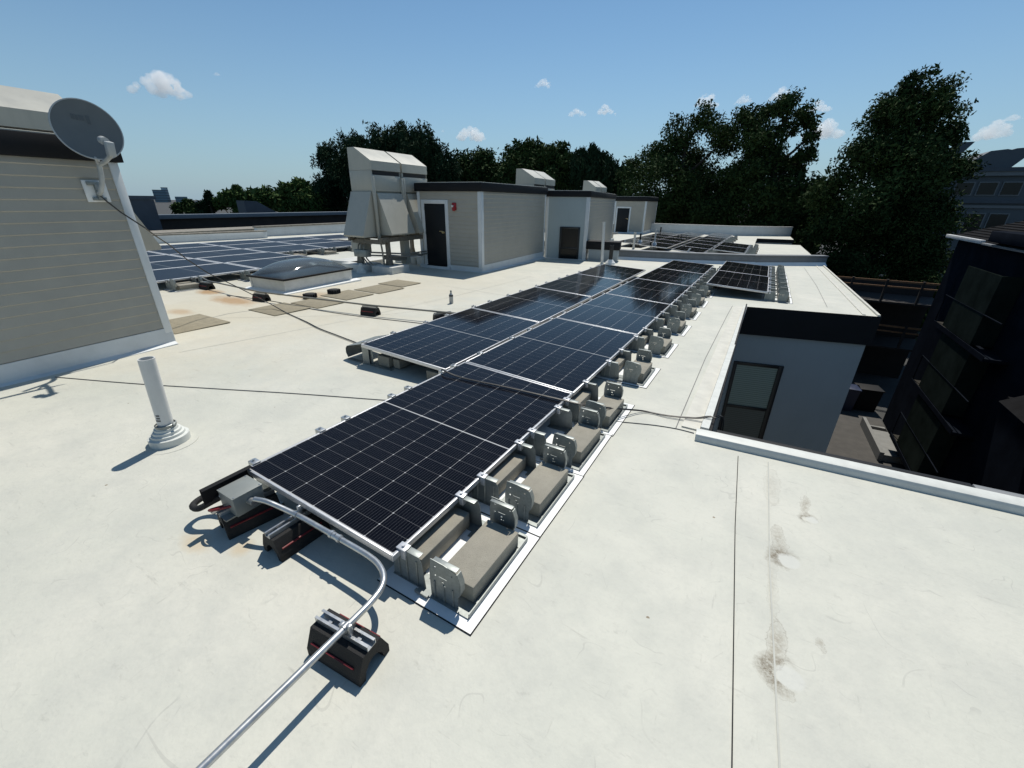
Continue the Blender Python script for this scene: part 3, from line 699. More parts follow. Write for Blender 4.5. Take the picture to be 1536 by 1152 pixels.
# ------------------------------------------------------------------ ballast trays, blocks, slip sheets
def make_tray():
    root = empty('ballast_tray')             # origin: roof level under the front clamp at the low panel edge
    b = MB()
    b.box(.10, .39, -.035, .13, .006, .010).box(.10, .39, .36, .50, .006, .010).box(-.06, .10, -.02, .06, .006, .010).box(-.06, .10, .40, .48, .006, .010)
    b.box(.34, .39, .13, .36, .006, .010).box(.3855, .39, -.03, .50, .010, .030)
    for yy in (.05, .43): b.box(.11, .38, yy-.008, yy+.008, .010, .015)
    b.box(.10, .175, -.05, -.036, .008, .022).box(.33, .38, .50, .515, .008, .022)
    b.build('base_pan', 'galv', root)
    for y0, s in ((-.012, 1), (.452, -1)):                       # low brackets under the panel edge
        q = MB(); ya, yb = sorted((y0, y0+s*.003))
        q.plate([(-.06, .010), (.135, .010), (.120, .155), (.105, .178), (-.055, .178)], [(.026, .1425, .006, .0075), (.026, .163, .005, .005), (.004, .154, .004, .004)], ya, yb)
        yc, yd = sorted((y0, y0+s*.034)); q.box(.0, .105, yc, yd, .1785, .1815, .001)
        for xx in (-.02, .03, .09): q.tube([(xx, y0-s*.002, .012), (xx, y0-s*.002, .155)], .004, 6)
        q.build('low_bracket', 'galv', root)
    for y0, s in ((-.020, 1), (.470, -1)):                       # tall uprights for the next row
        q = MB(); ya, yb = sorted((y0, y0+s*.003))
        q.plate([(.175, .010), (.325, .010), (.325, .08), (.337, .115), (.338, .165), (.322, .210), (.255, .226), (.183, .228), (.172, .15)], [(.205, .192, .0045, .0045), (.205, .145, .0045, .0045), (.297, .185, .004, .004), (.245, .125, .005, .005), (.25, .104, .009, .0025), (.246, .146, .022, .0022)], ya, yb)
        yc, yd = sorted((y0, y0+s*.028)); q.box(.19, .320, yc, yd, .219, .222, .001)
        q.prism([(.329, .08), (.342, .115), (.343, .165), (.327, .210), (.323, .210), (.337, .165), (.336, .115), (.325, .08)], 'y', yc, yd)
        for xx in (.20, .25, .30): q.tube([(xx, y0-s*.002, .012), (xx, y0-s*.002, .11)], .004, 6)
        q.build('tall_upright', 'galv', root)
    for y0 in (.0, .44):
        q = MB(); q.box(-.022, .032, y0-.022, y0+.022, .1823, .190, .002).box(.004, .032, y0-.022, y0+.022, .135, .1820, .003).tube([(.006, y0, .190), (.006, y0, .199)], .008, 8); q.build('panel_clamp', 'alu', root)
    return root
def make_block(name, w, l, h, bev=.006):
    b = MB(); b.box(0, w, 0, l, 0, h, bev); return b.build(name, 'block')
def make_mat():
    root = empty('slip_sheet')
    b = MB(); b.box(-.10, .432, -.075, .56, .001, .0035); b.build('sheet', 'mat_white', root)
    b = MB(); b.box(-.1, .436, -.0795, -.0755, .0005, .005).box(.4325, .437, -.079, .564, .0005, .005); b.build('sheet_edge', 'dark', root)
    return root
TR = make_tray(); IB = make_block('concrete_block', .097, .385, .093); OB = make_block('concrete_block', .188, .395, .092); MT = make_mat()
first = dict(t=True, i=True, o=True, m=True)
def inst(key, proto):
    if first[key]: first[key] = False; return proto
    return copy_tree(proto)
def tray(x, y, where, grp, inner=True, outer=True, sheet=True, jit=0., rot=0.):
    z = rz(y); t = inst('t', TR); t.location = (x, y, z); t.rotation_euler = (SLOPE, 0, R(rot))
    tag(t, f'{where[0]} galvanised ballast tray {where[1]}', 'ballast tray', f'ballast trays {grp}')
    c, s = math.cos(R(rot)), math.sin(R(rot))
    def put(o, lx, ly, lz, j=0): o.location = (x+c*lx-s*ly, y+s*lx+c*ly, z+lz); o.rotation_euler = (SLOPE, 0, R(rot+j))
    if inner:
        o = inst('i', IB); put(o, -.028, .040, .010, rnd.uniform(-1, 1)*.6); tag(o, f'{where[0]} narrow upright concrete block {where[1]}', 'concrete block', f'narrow ballast blocks {grp}')
    if outer:
        o = inst('o', OB); put(o, .178, .040, .012, rnd.uniform(-1, 1)*.8); tag(o, f'{where[0]} broad flat concrete block {where[1]}', 'concrete block', f'broad ballast blocks {grp}')
    if sheet:
        o = inst('m', MT); put(o, rnd.uniform(-.004, .004), rnd.uniform(-.01, .01), .0, rnd.uniform(-.8, .8)); tag(o, f'{where[0]} white slip sheet {where[1]}', 'slip sheet', f'slip sheets {grp}')
YS = [1.00, 1.645, 2.27, 2.88, 3.97, 5.03, 6.13, 7.20, 8.26, 9.32, 10.38, 11.45, 12.5]
for k, y in enumerate(YS):
    tray(-1.143, y, (ORD[k], 'along the six panel row, counted from the junction box'), 'along the six panel row', inner=(k != 2), outer=True)
for k in range(7):
    tray(.262, 9.66+k*.72, (ORD[k], 'along the roof wing pair, counted from the dark recess'), 'on the roof wing', inner=True, outer=True)
for k in range(5):
    tray(-.60, 18.7+k*1.0, (ORD[k], 'along the short pair beyond the grey parapet'), 'beyond the parapet', inner=False)
for k in range(9):
    tray(-1.90, 17.6+k*1.5, (ORD[k], 'along the longest row beyond the grey parapet'), 'along the longest far row', inner=False)
for k, (x, y) in enumerate(((-9.93, 3.72), (-9.95, 5.15), (-11.35, 7.0), (-12.95, 8.2), (-13.05, 9.4), (-13.2, 10.8))):
    tray(x, y, (ORD[k], 'along the array behind the skylight, from the dish shed'), 'at the array behind the skylight', inner=True)
# supports under the high (left) edges
def high_support(x, y, label, slope_h=.20):
    o = empty('panel_support', (x, y, rz(y)), (SLOPE, 0, 0)); tag(o, label, 'panel support', 'supports under the high panel edges')
    b = MB(); b.box(-.03, .16, -.02, .02, .004, .010).box(-.02, .11, -.014, -.011, .010, slope_h-.003, .001).box(-.02, .11, -.014, .02, slope_h-.003, slope_h, .001); b.build('upright', 'galv', o)
    b = MB(); b.box(-.045, .012, -.022, .022, .238, .246, .002).box(-.045, -.004, -.022, .022, .150, .2375, .003).tube([(-.022, 0, .246), (-.022, 0, .256)], .008, 8); b.build('panel_clamp', 'galv2', o)
    return o
HS = None
def hs(x, y, label):
    global HS
    if HS is None: HS = high_support(x, y, label); return HS
    o = copy_tree(HS); o.location = (x, y, rz(y)); tag(o, label, 'panel support', 'supports under the high panel edges'); return o
for k, y in enumerate([v for y in YS[:9] for v in (y, y+.44)]):
    hs(-2.276, y, f'{ORD[k]} clamp support on the high edge of the six panel row')
for k, y in enumerate([2.93, 3.37, 3.95, 4.4, 5.05, 5.5, 6.1, 6.55, 7.2, 7.65, 8.3, 8.75, 9.5, 10.3, 11.0]):
    hs(-3.53-.0166*(y-2.87)-.002, y, f'{ORD[k]} clamp support on the high edge of the four panel row')
# open front foot of the left row: deflector, blocks, tray
ff = empty('wind_deflector', (-3.56, 2.91, rz(2.9))); tag(ff, 'curved galvanised wind deflector sticking out at the front corner of the four panel row', 'wind deflector')
b = MB()
prof = [(-.265, .02), (-.29, .07), (-.285, .125), (-.26, .155), (-.03, .215), (-.03, .212), (-.257, .151), (-.281, .124), (-.286, .07), (-.261, .02)]
b.prism(prof, 'y', -.0, .42); b.build('sheet', 'galv', ff)
b = MB(); b.box(-.25, .42, -.02, .02, .004, .012).box(.0, .10, -.015, -.01, .012, .20); b.build('rail', 'galv', ff)
def xblock(x, y, w, l, h, label, rot=0., cut='galv'):
    b = MB(); b.box(0, w, 0, l, 0, h, .006); o = b.build('concrete_block', 'block'); o.location = (x, y, rz(y)+.012); o.rotation_euler = (0, 0, R(rot)); return tag(o, label, 'concrete block', 'loose ballast blocks under the left row')
xblock(-3.37, 2.93, .17, .395, .115, 'concrete block under the raised front corner of the four panel row, beside the deflector')
xblock(-3.17, 2.96, .09, .395, .10, 'narrow concrete block deeper under the front edge of the four panel row')
xblock(-2.66, 2.90, .20, .395, .095, 'concrete block under the low front corner of the four panel row, between the two rows')

# ------------------------------------------------------------------ rubber support blocks
def make_support(L=.27, zs=1.25):
    o = empty('rubber_support')
    prof = [(-.078, 0), (-.078, .03), (-.045, .095), (.045, .095), (.078, .03), (.078, 0), (.05, 0), (.042, .03), (.022, .05), (0, .056), (-.022, .05), (-.042, .03), (-.05, 0)]
    b = MB(); b.prism([(x, z*zs) for x, z in prof], 'x', -L/2, L/2); b.build('base', 'rubber', o)
    for s in (-1, 1):
        b = MB(); a = math.atan2(.065*zs, .033)
        mx = Matrix.Translation((0, s*.0668, .050*zs)) @ Matrix.Rotation(-s*(math.pi-a) if s > 0 else (math.pi-a), 4, 'X')
        b.box(-L*.42, L*.38, -.009, .009, -.003, .003, 0, mx); b.build('stripe', 'red', o)
    b = MB(); z = .095*zs
    b.box(-L/2, L/2, -.021, .021, z+.0005, z+.003).box(-L/2, L/2, -.021, -.018, z+.003, z+.024).box(-L/2, L/2, .018, .021, z+.003, z+.024).box(-L/2, L/2, -.018, -.011, z+.021, z+.024).box(-L/2, L/2, .011, .018, z+.021, z+.024)
    so = b.build('strut_channel', 'galv2', o)
    b = MB(); b.tube([(-L*.28, 0, z+.003), (-L*.28, 0, z+.010)], .009, 8).tube([(L*.28, 0, z+.003), (L*.28, 0, z+.010)], .009, 8); b.build('bolt', 'galv2', so)
    return o
SUP = make_support(); fs = [True]
def support(x, y, rot, label, sc=1.):
    o = SUP if fs[0] else copy_tree(SUP); fs[0] = False
    o.location = (x, y, rz(y)+.001); o.rotation_euler = (SLOPE, 0, R(rot)); o.scale = (sc, sc, sc); return tag(o, label, 'pipe support', 'black rubber pipe supports')
support(-1.075, .612, 4, 'black rubber support with red stripes under the straight end of the shiny conduit')
support(-1.79, .885, 88, 'black rubber support under the conduit bend beside the junction box')
support(-2.135, .845, 78, 'black rubber support carrying the grey junction box')
support(-7.53, 4.13, 8, 'black rubber support at the skylight corner, under the hanging cable')
support(-5.18, 4.48, 10, 'black rubber support standing alone on the open white roof under the far conduit')
support(-9.42, 4.16, 5, 'black rubber support at the edge of the array behind the skylight')
support(-3.98, 4.80, 60, 'black rubber support beside the high edge of the four panel row')
# ------------------------------------------------------------------ junction box
jb = empty('junction_box', (-2.135, .83, rz(.83)), (0, 0, R(-1))); tag(jb, 'grey metal junction box on a black support at the end of the six panel row', 'electrical box')
b = MB(); b.box(-.068, .078, -.075, .075, .122, .232, .003); b.build('body', mat('box_grey', (.17, .185, .18), .45, .1, .06), jb)
b = MB(); b.box(-.071, .081, -.078, .078, .233, .238, .0015); lid = b.build('lid', mat('lid_grey', (.235, .25, .235), .45, .1, .05), jb)
b = MB()
for sx in (-.062, .072):
    for sy in (-.066, .066): b.tube([(sx, sy, .238), (sx, sy, .241)], .004, 8)
b.build('screw', 'galv2', lid)
b = MB(); b.box(-.085, -.055, -.13, .09, .119, .1215).box(-.02, .05, -.12, .09, .112, .1205); b.build('mounting_strap', 'galv', jb)
b = MB(); b.tube([(-.068, -.045, .175), (-.10, -.055, .172)], .016, 12).tube([(-.068, -.015, .165), (-.10, -.02, .163)], .013, 12); b.build('cable_gland', 'white_plastic', jb)
b = MB(); b.tube([(.07, .0, .18), (.115, .004, .18)], .019, 12); b.build('conduit_connector', 'galv2', jb)
fc = MB(); fc.tube(smooth_path([(-2.225, .785, .165), (-2.27, .745, .135), (-2.325, .69, .10), (-2.385, .69, .095), (-2.41, .75, .095), (-2.375, .80, .10), (-2.31, .835, .115), (-2.25, .86, .135)], 10), .017, 12)
tag(fc.build('flexible_conduit', 'rubber'), 'black corrugated cable loop curling out beside the junction box', 'cable loop')
fc = MB(); fc.tube(smooth_path([(-2.10, .76, .165), (-2.17, .70, .15), (-2.23, .71, .12), (-2.2, .8, .11)], 8), .007, 8)
tag(fc.build('red_wire', 'red'), 'thin red wire hanging by the cable loop at the junction box', 'wire')
dfl = MB(); dfl.box(-2.262, -2.256, .70, .96, .145, .238, .001).box(-2.262, -2.23, .70, .96, .238, .241)
tag(dfl.build('wind_deflector', 'dark'), 'thin black sheet edge standing behind the grey junction box', 'wind deflector')
# ------------------------------------------------------------------ conduit in the foreground
def rzP(l): return [(x, y, z+rz(y)) for x, y, z in l]
cd = empty('electrical_conduit'); tag(cd, 'shiny galvanised conduit bending from the junction box over the white roof', 'conduit')
kz = .989; up = lambda x, y, z: (x*kz, y*kz, 1.63-(1.63-z)*kz)
path = [up(*p) for p in [(-2.03, .84, .182), (-1.96, .862, .180), (-1.88, .885, .160), (-1.80, .90, .145), (-1.72, .905, .142), (-1.6, .905, .142), (-1.4, .905, .142), (-1.27, .903, .142), (-1.19, .892, .142), (-1.125, .862, .142), (-1.085, .815, .142), (-1.069, .75, .142), (-1.066, .66, .142), (-1.066, .4, .142), (-1.068, .1, .143), (-1.075, -.6, .143)]]
b = MB(); b.tube(smooth_path(path, 8), .0135, 14); b.build('tube', 'galv2', cd)
CX = Matrix.Translation((0, 0, 1.63)) @ Matrix.Scale(kz, 4) @ Matrix.Translation((0, 0, -1.63))
b = MB(); b.tube([(-1.525, .905, .142), (-1.445, .905, .142)], .0165, 14).tube([(-1.52, .905, .142), (-1.505, .905, .142)], .0195, 14).tube([(-1.465, .905, .142), (-1.45, .905, .142)], .0195, 14).tube([(-1.485, .905, .142), (-1.485, .905, .165)], .004, 6); b.build('coupling', 'galv2', cd).matrix_local = CX
for (x, y, al) in ((-1.785, .902, 'x'), (-1.066, .615, 'y')):
    b = MB()
    if al == 'x': b.tube([(x-.012, y, .144), (x+.012, y, .144)], .0175, 14).box(x-.006, x+.006, y+.012, y+.03, .12, .185, .002)
    else: b.tube([(x, y-.012, .142), (x, y+.012, .142)], .0175, 14).box(x+.012, x+.03, y-.008, y+.008, .118, .170, .002).box(x-.03, x-.012, y-.01, y+.01, .118, .150, .002)
    b.build('strap', 'galv2', cd).matrix_local = CX
# far conduit on the roof
fcn = empty('electrical_conduit'); tag(fcn, 'long straight grey conduit running past the skylight to the four panel row', 'conduit')
b = MB(); b.tube(rzP([(-10.0, 4.36, .15), (-9.4, 4.2, .155), (-7.53, 4.13, .155), (-5.18, 4.48, .155), (-3.75, 4.82, .155)]), .014, 10); b.build('tube', 'copper', fcn)
# ------------------------------------------------------------------ cables
cb = empty('antenna_cable'); tag(cb, 'pair of black cables sagging from the satellite dish across the roof and panels', 'cable')
A0 = Vector((-5.975, 1.905, 1.63)); A1 = Vector((-7.35, 4.02, -.045))
def sag(p, q, s, n=16): return [tuple(p.lerp(q, t)+Vector((0, 0, -s*4*t*(1-t)))) for t in [i/n for i in range(n+1)]]
g0 = Vector((-6.30, 3.79, rz(3.8)+.012))
a_air = [(-5.955, 1.89, 1.625), (-5.952, 1.95, 1.55), (-5.950, 2.02, 1.462), (-5.950, 2.10, 1.385), (-5.953, 2.182, 1.305), (-6.2, 2.35, 1.20), (-6.55, 2.6, 1.06), (-6.80, 2.85, .84), (-7.0, 3.15, .60), (-7.08, 3.5, .36), (-6.98, 3.75, .15), (-6.75, 3.86, .02)]
rest = [(-6.33, 3.81), (-5.6, 3.64), (-5.12, 3.51), (-4.55, 3.41), (-4.04, 3.30), (-3.70, 3.07)]
rp = [(x, y, rz(y)+.010) for x, y in rest]
pan = [(-3.55, 2.90, .17), (-3.3, 2.95, .15), (-2.6, 2.95, .10), (-2.37, 2.85, .12), (-2.285, 2.70, .228), (-2.07, 2.690, .2025), (-1.64, 2.770, .178), (-1.14, 2.845, .150), (-.97, 2.90, .128), (-.80, 3.12, .05)]
end = [(-.62, 3.36, rz(3.3)+.012), (-.42, 3.385, rz(3.38)+.012), (-.2, 3.43, rz(3.4)+.03), (-.07, 3.46, .015), (.01, 3.45, -.10), (.03, 3.45, -1.5)]
for dx, dy, dz in ((0, 0, 0), (.014, -.016, .003)):
    b = MB(); pts = a_air[:-1]+smooth_path([a_air[-1]]+rp+pan+end, 5)
    b.tube([(x+dx, y+dy*(1 if i > 10 else 0), z+dz+.002) for i, (x, y, z) in enumerate(tuple(p) for p in pts)], .0046, 8); b.build('strand', 'cable', cb)
def rwire(pts, rad, m, label, jit=.0):
    b = MB(); P = smooth_path([(x, y, rz(y)+rad+.001) for x, y in pts], 8)
    b.tube(P, rad, 6); return tag(b.build('loose_wire', m), label, 'wire')
rwire([(-5.75, 1.0), (-4.94, 1.327), (-4.2, 1.66), (-3.42, 2.015), (-2.646, 2.344), (-2.2, 2.55)], .0036, 'wire', 'thin dark wire lying from the dish shed past the white vent pipe')
rwire([(-.78, 3.05), (-.60, 3.12), (-.45, 3.17), (-.3, 3.20), (-.17, 3.20)], .0035, 'wire', 'thin dark wire lying from the block tray to the recess corner')
rwire([(-8.3, 4.0), (-8.4, 4.05), (-7.23, 4.20), (-6.22, 4.20), (-5.2, 4.31), (-4.1, 4.53), (-3.4, 4.62)], .0055, 'wire', 'thin dark wire lying along the roof in front of the far conduit')
# ------------------------------------------------------------------ vent pipes
def vent_pipe(x, y, r, h, m, label, boot='boot', bh=.09, br=.13, lean=(0, 0), hollow=True):
    o = empty('vent_pipe', (x, y, rz(y))); tag(o, label, 'vent pipe', 'vent pipes through the roof')
    b = MB(); mx = Matrix.Shear('XY', 4, (lean[0], lean[1])) if False else Matrix(((1, 0, lean[0], 0), (0, 1, lean[1], 0), (0, 0, 1, 0), (0, 0, 0, 1)))
    b.lathe([(r, 0), (r, h), (r*.86, h), (r*.86, h-.3*h), (0.001, h-.3*h)], 24, mx, cap=False); b.build('pipe', m, o)
    b = MB(); b.lathe([(br, -.01), (br, bh*.40), (br*.84, bh*.44), (br*.83, bh*.57), (br*.71, bh*.60), (br*.70, bh*.73), (br*.59, bh*.76), (br*.58, bh*.88), (br*.50, bh*.90), (br*.49, bh), (r*1.02, bh)], 28, cap=False); b.build('boot', boot, o)
    return o
vp = vent_pipe(-3.462, 1.013, .047, .645, 'pvc', 'white vent pipe with a stepped rubber boot in front of the dish shed', bh=.135, br=.122, lean=(.055, .03))
b = MB(); b.lathe([(.060, .126), (.064, .130), (.064, .146), (.058, .150)], 28, Matrix.Translation((.006, .003, 0)), cap=False).box(.045, .085, .02, .035, .135, .15, .003); b.build('hose_clamp', 'galv', vp)
b = MB(); b.lathe([(.17, -.012), (.17, .003), (.0, .004)], 28, Matrix.Translation((.02, -.01, 0)), cap=False); b.build('patch', 'roof', vp)
bm = MB()
for k in range(4): bm.lathe([(.0478, .185+.02*k), (.0478, .185+.02*k+.013)], 24, Matrix(((1, 0, .055, 0), (0, 1, .03, 0), (0, 0, 1, 0), (0, 0, 0, 1))), cap=False)
# dark smudge: keep only the faces towards the viewer side
fs_ = [f for f in bm.bm.faces if not (f.calc_center_median().normalized().dot(Vector((.75, -.66, 0))) > .2 and f.calc_center_median().x < .042)]
bmesh.ops.delete(bm.bm, geom=fs_, context='FACES'); bm.build('smudge', 'wire', vp)
vent_pipe(-4.34, 13.16, .045, 1.24, 'pvc', 'tall white vent pipe beside the blue grey shed', bh=.05, br=.06, lean=(-.05, 0))
vent_pipe(-4.13, 13.33, .06, .56, 'pipe_black', 'short black vent pipe in a white boot beside the tall white pipe', boot='mat_white', bh=.14, br=.15)
vent_pipe(-5.01, 19.34, .05, .68, 'pvc', 'grey vent pipe without a cone boot, just beyond the low parapet', bh=.04, br=.07)
vent_pipe(-4.21, 19.65, .035, .83, 'pvc', 'thin white vent pipe in a white cone boot beyond the low parapet', boot='mat_white', bh=.3, br=.16)
vent_pipe(-5.17, 20.98, .04, .56, 'pipe_black', 'thin black vent pipe in a white cone boot beyond the low parapet', boot='mat_white', bh=.28, br=.16)
vent_pipe(-6.3, 30.8, .05, .52, 'pipe_black', 'black vent pipe among the panels near the distant small shed', bh=.05, br=.08)
vent_pipe(-2.37, 15.45, .03, .45, 'pvc', 'white pipe crossing over the low grey parapet', bh=.03, br=.05, lean=(.5, .3))
# ------------------------------------------------------------------ drains, bottle, walkway pads
for k, (x, y, lb) in enumerate(((-7.03, 4.74, 'black domed roof drain beside the skylight, the nearer of the two'), (-7.03, 5.26, 'black domed roof drain beside the skylight, the farther of the two'))):
    o = empty('roof_drain', (x, y, rz(y))); tag(o, lb, 'roof drain', 'black roof drains')
    b = MB(); b.lathe([(.115, 0), (.118, .02), (.105, .07), (.085, .092), (.04, .10), (.001, .10)], 24, cap=False)
    b.build('strainer', 'rubber', o)
    b = MB()
    for a in range(16):
        an_ = a*math.pi/8; b.box(.088, .122, -.006, .006, .012, .085, .002, Matrix.Rotation(an_, 4, 'Z'))
    b.build('ribs', 'dark', o)
bt = empty('plastic_bottle', (-4.664, 5.883, rz(5.88))); tag(bt, 'small clear plastic bottle standing alone on the roof', 'bottle')
b = MB(); b.lathe([(.0, 0), (.034, 0), (.037, .01), (.036, .06), (.037, .12), (.036, .145), (.026, .17), (.014, .185), (.013, .2), (.0, .2)], 18, cap=False); b.build('body', 'bottle', bt)
b = MB(); b.lathe([(.0375, .128), (.0375, .152)], 18, cap=False); b.build('label_band', 'dark', bt)
b = MB(); b.lathe([(.016, .2), (.016, .222), (.012, .232), (.0, .232)], 14, cap=False); b.build('cap', 'galv', bt)
for k, (y0, y1, xo) in enumerate(((3.60, 4.22, 0), (4.28, 4.86, .09), (4.98, 5.64, -.05), (5.74, 6.44, -.02), (6.53, 7.12, -.17))):
    b = MB(); b.box(-7.02+xo, -6.30+xo, y0, y1, rz(y0)+.002, rz(y0)+.012, .003); tag(b.build('walkway_pad', 'pad'), f'{ORD[k]} brown walkway pad in the line leading to the tan shed door', 'walkway pad', 'walkway pads')
b = MB(); b.box(-7.3, -6.44, 2.32, 3.02, rz(2.6)+.003, rz(2.6)+.013, .003, Matrix.Translation((0, 0, 0))); tag(b.build('walkway_pad', 'pad'), 'brown walkway pad at the corner of the dish shed, apart from the others', 'walkway pad', 'walkway pads')

# ------------------------------------------------------------------ neighbouring buildings on the left
nb = empty('neighbouring_building'); tag(nb, 'long dark brown neighbouring building with a grey blue coping beyond the white parapet', 'building')
b = MB(); b.box(-46, -30.36, 4, 52, -8.3, .0).box(-30.359, -30, 4, 52, -8.3, .42); b.build('wall', 'brick', nb)
b = MB(); b.box(-30.35, -29.8, 3.8, 52, .423, .66, .02); b.build('coping', 'capblue', nb)
b = MB(); b.box(-46, -30.37, 4, 52, .003, .06); b.build('roof', 'brick', nb)
b = MB(); b.prism([(18.46, .07), (18.46, 1.40), (19.38, 1.36), (20.9, .51), (20.9, .07)], 'x', -34, -33); b.build('sloped_roof_stair', 'slate', nb)
b = MB(); b.box(-28.3, -27.5, 8.0, 10.85, -8.3, 1.45).box(-28.35, -27.45, 7.9, 10.95, 1.453, 1.63); tag(b.build('rooftop_shed', 'slate'), 'dark slate rooftop box with a flat cap beside the distant towers', 'rooftop box')
b = MB(); b.box(-24.2, -22.6, 5, 34, -8.3, .10).box(-24.3, -22.5, 5, 34, .103, .18); tag(b.build('neighbour_wall', 'coping'), 'low weathered party wall just outside the long white parapet', 'wall')
# skyline
def tower(name, x, y, w, d, h, m, lab, slant=0):
    o = empty(name, (x, y, -20)); tag(o, lab, 'tower', 'distant skyline towers')
    b = MB(); b.prism([(-w/2, 0), (w/2, 0), (w/2, h), (-w/2, h-slant)], 'x' if False else 'y', -d/2, d/2, Matrix.Rotation(R(68), 4, 'Z')); b.build('facade', m, o)
    b = MB()
    for k in range(6, int(h), 4): b.box(-w/2-.15, w/2+.15, -d/2-.15, d/2+.15, k, k+.9)
    bo = b.build('floor_bands', 'slate', o); bo.rotation_euler = (0, 0, R(68))
    if slant: bo.hide_render = False
    return o
tower('office_tower', -900, 366, 17, 20, 31, 'towerA', 'wide haze blue glass tower with a slanted top on the horizon')
tower('office_tower', -905, 377, 9, 12, 35, 'towerB', 'narrow taller tower behind the haze blue glass one on the horizon')
tower('apartment_tower', -890, 392, 17, 18, 21, 'towerA', 'low blue grey block on the horizon beside the towers')
tower('apartment_tower', -900, 425, 14, 14, 14, 'towerB', 'small pale block on the horizon among the conifers')

# ------------------------------------------------------------------ dark house across the alley
hs_ = empty('dark_house'); tag(hs_, 'dark navy house with charcoal shingle roof and balconies across the alley', 'house')
b = MB(); b.box(7, 17, -6, 25.4, -8.3, .48); b.build('wall', 'house', hs_)
b = MB(); b.prism([(6.75, .50), (10.6, 1.75), (14.5, .50), (14.5, .46), (6.75, .46)], 'y', -6.3, 25.7)
for k in range(18):
    t = k/18; b.box(6.8+3.8*t, 6.98+3.8*t, -6.3, 25.7, .52+1.24*t, .55+1.24*t)
b.build('roof', 'shingle', hs_)
b = MB(); b.box(6.62, 6.745, 21.9, 25.7, .42, .55, .01); b.build('gutter', 'gutter', hs_)
b = MB(); b.box(6.62, 6.745, -6, 21.8, .40, .47, .01); b.build('gutter', 'grey_flash', hs_)
b = MB(); b.box(6.5, 7.6, 15.0, 21.0, .56, .90, .02); b.build('dormer', 'house', hs_)
for k, zb in enumerate((-2.55, -4.95, -7.4)):
    y0, y1 = 17.4-.3*k, 22.4-.3*k
    b = MB(); b.box(6.45, 6.995, y0, y1, zb-.12, zb-.02, .01); bo = b.build('balcony', 'house', hs_)
    b = MB()
    for j in range(22): b.box(6.5, 6.95, y1-.1-.085*j, y1-.06-.085*j, zb-.017, zb+.012)
    b.build('floor_grating', 'grate', bo)
    b = MB(); b.box(6.43, 6.449, y0, y1, zb-.12, zb+.05); b.build('edge_beam', 'house', bo)
    b = MB(); b.box(6.46, 6.485, y0+1.3, y1-.9, zb+.06, zb+2.25, 0).box(6.49, 6.99, y0+1.3, y0+1.33, zb+.06, zb+2.25); b.build('screen', 'screen', bo)
    b = MB(); b.tube([(6.47, y1, zb), (6.47, y1, zb+1.05), (6.47, y0, zb+1.05)], .02, 6); b.build('railing', 'house', bo)
for y0, y1, z0, z1 in ((9.6, 10.7, -5.6, -4.0), (11.3, 12.2, -5.6, -4.0), (8.2, 9.2, -3.4, -1.8), (11.2, 12.3, -2.4, -.9)):
    b = MB(); b.box(6.93, 6.998, y0, y0+.14, z0, z1).box(6.93, 6.998, y1-.14, y1, z0, z1).box(6.93, 6.998, y0+.14, y1-.14, z1-.14, z1).box(6.93, 6.998, y0+.14, y1-.14, z0, z0+.12)
    wo = b.build('window', 'farwall', hs_)
    b = MB(); b.box(6.97, 6.999, y0+.14, y1-.14, z0+.12, z1-.14); b.build('pane', 'pane', wo)
b = MB(); b.box(6.4, 6.998, 6.5, 15.2, -3.1, -2.95).prism([(6.2, -3.05), (7.0, -2.5), (7.0, -2.9), (6.3, -3.1)], 'y', 6.5, 15.0); b.build('lean_to_roof', 'shingle', hs_)
# timber decks at the end of the alley
dk = empty('timber_deck'); tag(dk, 'brown timber decks with rails stacked at the dark far end of the alley', 'deck')
for z in (-2.15, -4.55):
    b = MB(); b.box(3.0, 8.4, 30.0, 30.06, z, z+.10).box(3.0, 8.4, 30.0, 30.06, z-.28, z-.20); b.build('rail', 'timber', dk)
    for x in (3.1, 4.6, 6.1, 7.6):
        b = MB(); b.box(x, x+.1, 29.95, 30.08, z-1.1, z+.14); b.build('post', 'brick', dk)
b = MB(); b.box(2.5, 9, 30.1, 33, -3.3, -3.2).box(2.5, 9, 30.1, 33, -5.8, -5.7).box(2.5, 9, 33, 33.2, -8.3, -2.5); b.build('deck_floor', 'brick', dk)
# alley things
rp_ = empty('ramp', (0, 0, -8.29)); tag(rp_, 'pale concrete ramp with raised kerbs on the alley floor below', 'ramp')
A_, B_, C_, D_ = (6.02, 24.3), (6.13, 20.75), (7.0-.02, 20.9), (6.90, 24.45)
b = MB()
vt = [(*A_, .05), (*B_, .30), (*C_, .30), (*D_, .05)]; b.poly(vt)
for p, q in zip(vt, vt[1:]+vt[:1]): b.poly([(p[0], p[1], 0), (q[0], q[1], 0), q, p])
b.build('slab', 'conc_light', rp_)
b = MB()
for k in range(3): b.box(6.1, 6.9, 24.1-.14*k, 24.14-.14*k, .0, .10+.012*k)
b.build('step_edge', 'dark', rp_)
b = MB(); b.prism([(5.94, 24.3), (6.05, 20.7), (6.2, 20.7), (6.07, 24.3)], 'z', 0, .42); b.build('kerb', 'conc_light', rp_)
for k, (x, y, m, lb) in enumerate(((5.35, 26.2, 'tarp', 'dark blue wheeled bin in the alley'), (6.3, 26.6, 'dark', 'black wheeled bin in the alley'))):
    o = empty('wheeled_bin', (x, y, -8.29), (0, 0, R(10*k))); tag(o, lb, 'bin', 'bins in the alley')
    b = MB(); b.prism([(-.42, 0), (.42, 0), (.5, 1.15), (-.5, 1.15)], 'y', -.4, .4); b.build('body', m, o)
    b = MB(); b.box(-.54, .54, -.45, .45, 1.155, 1.22, .02); b.build('lid', m, o)
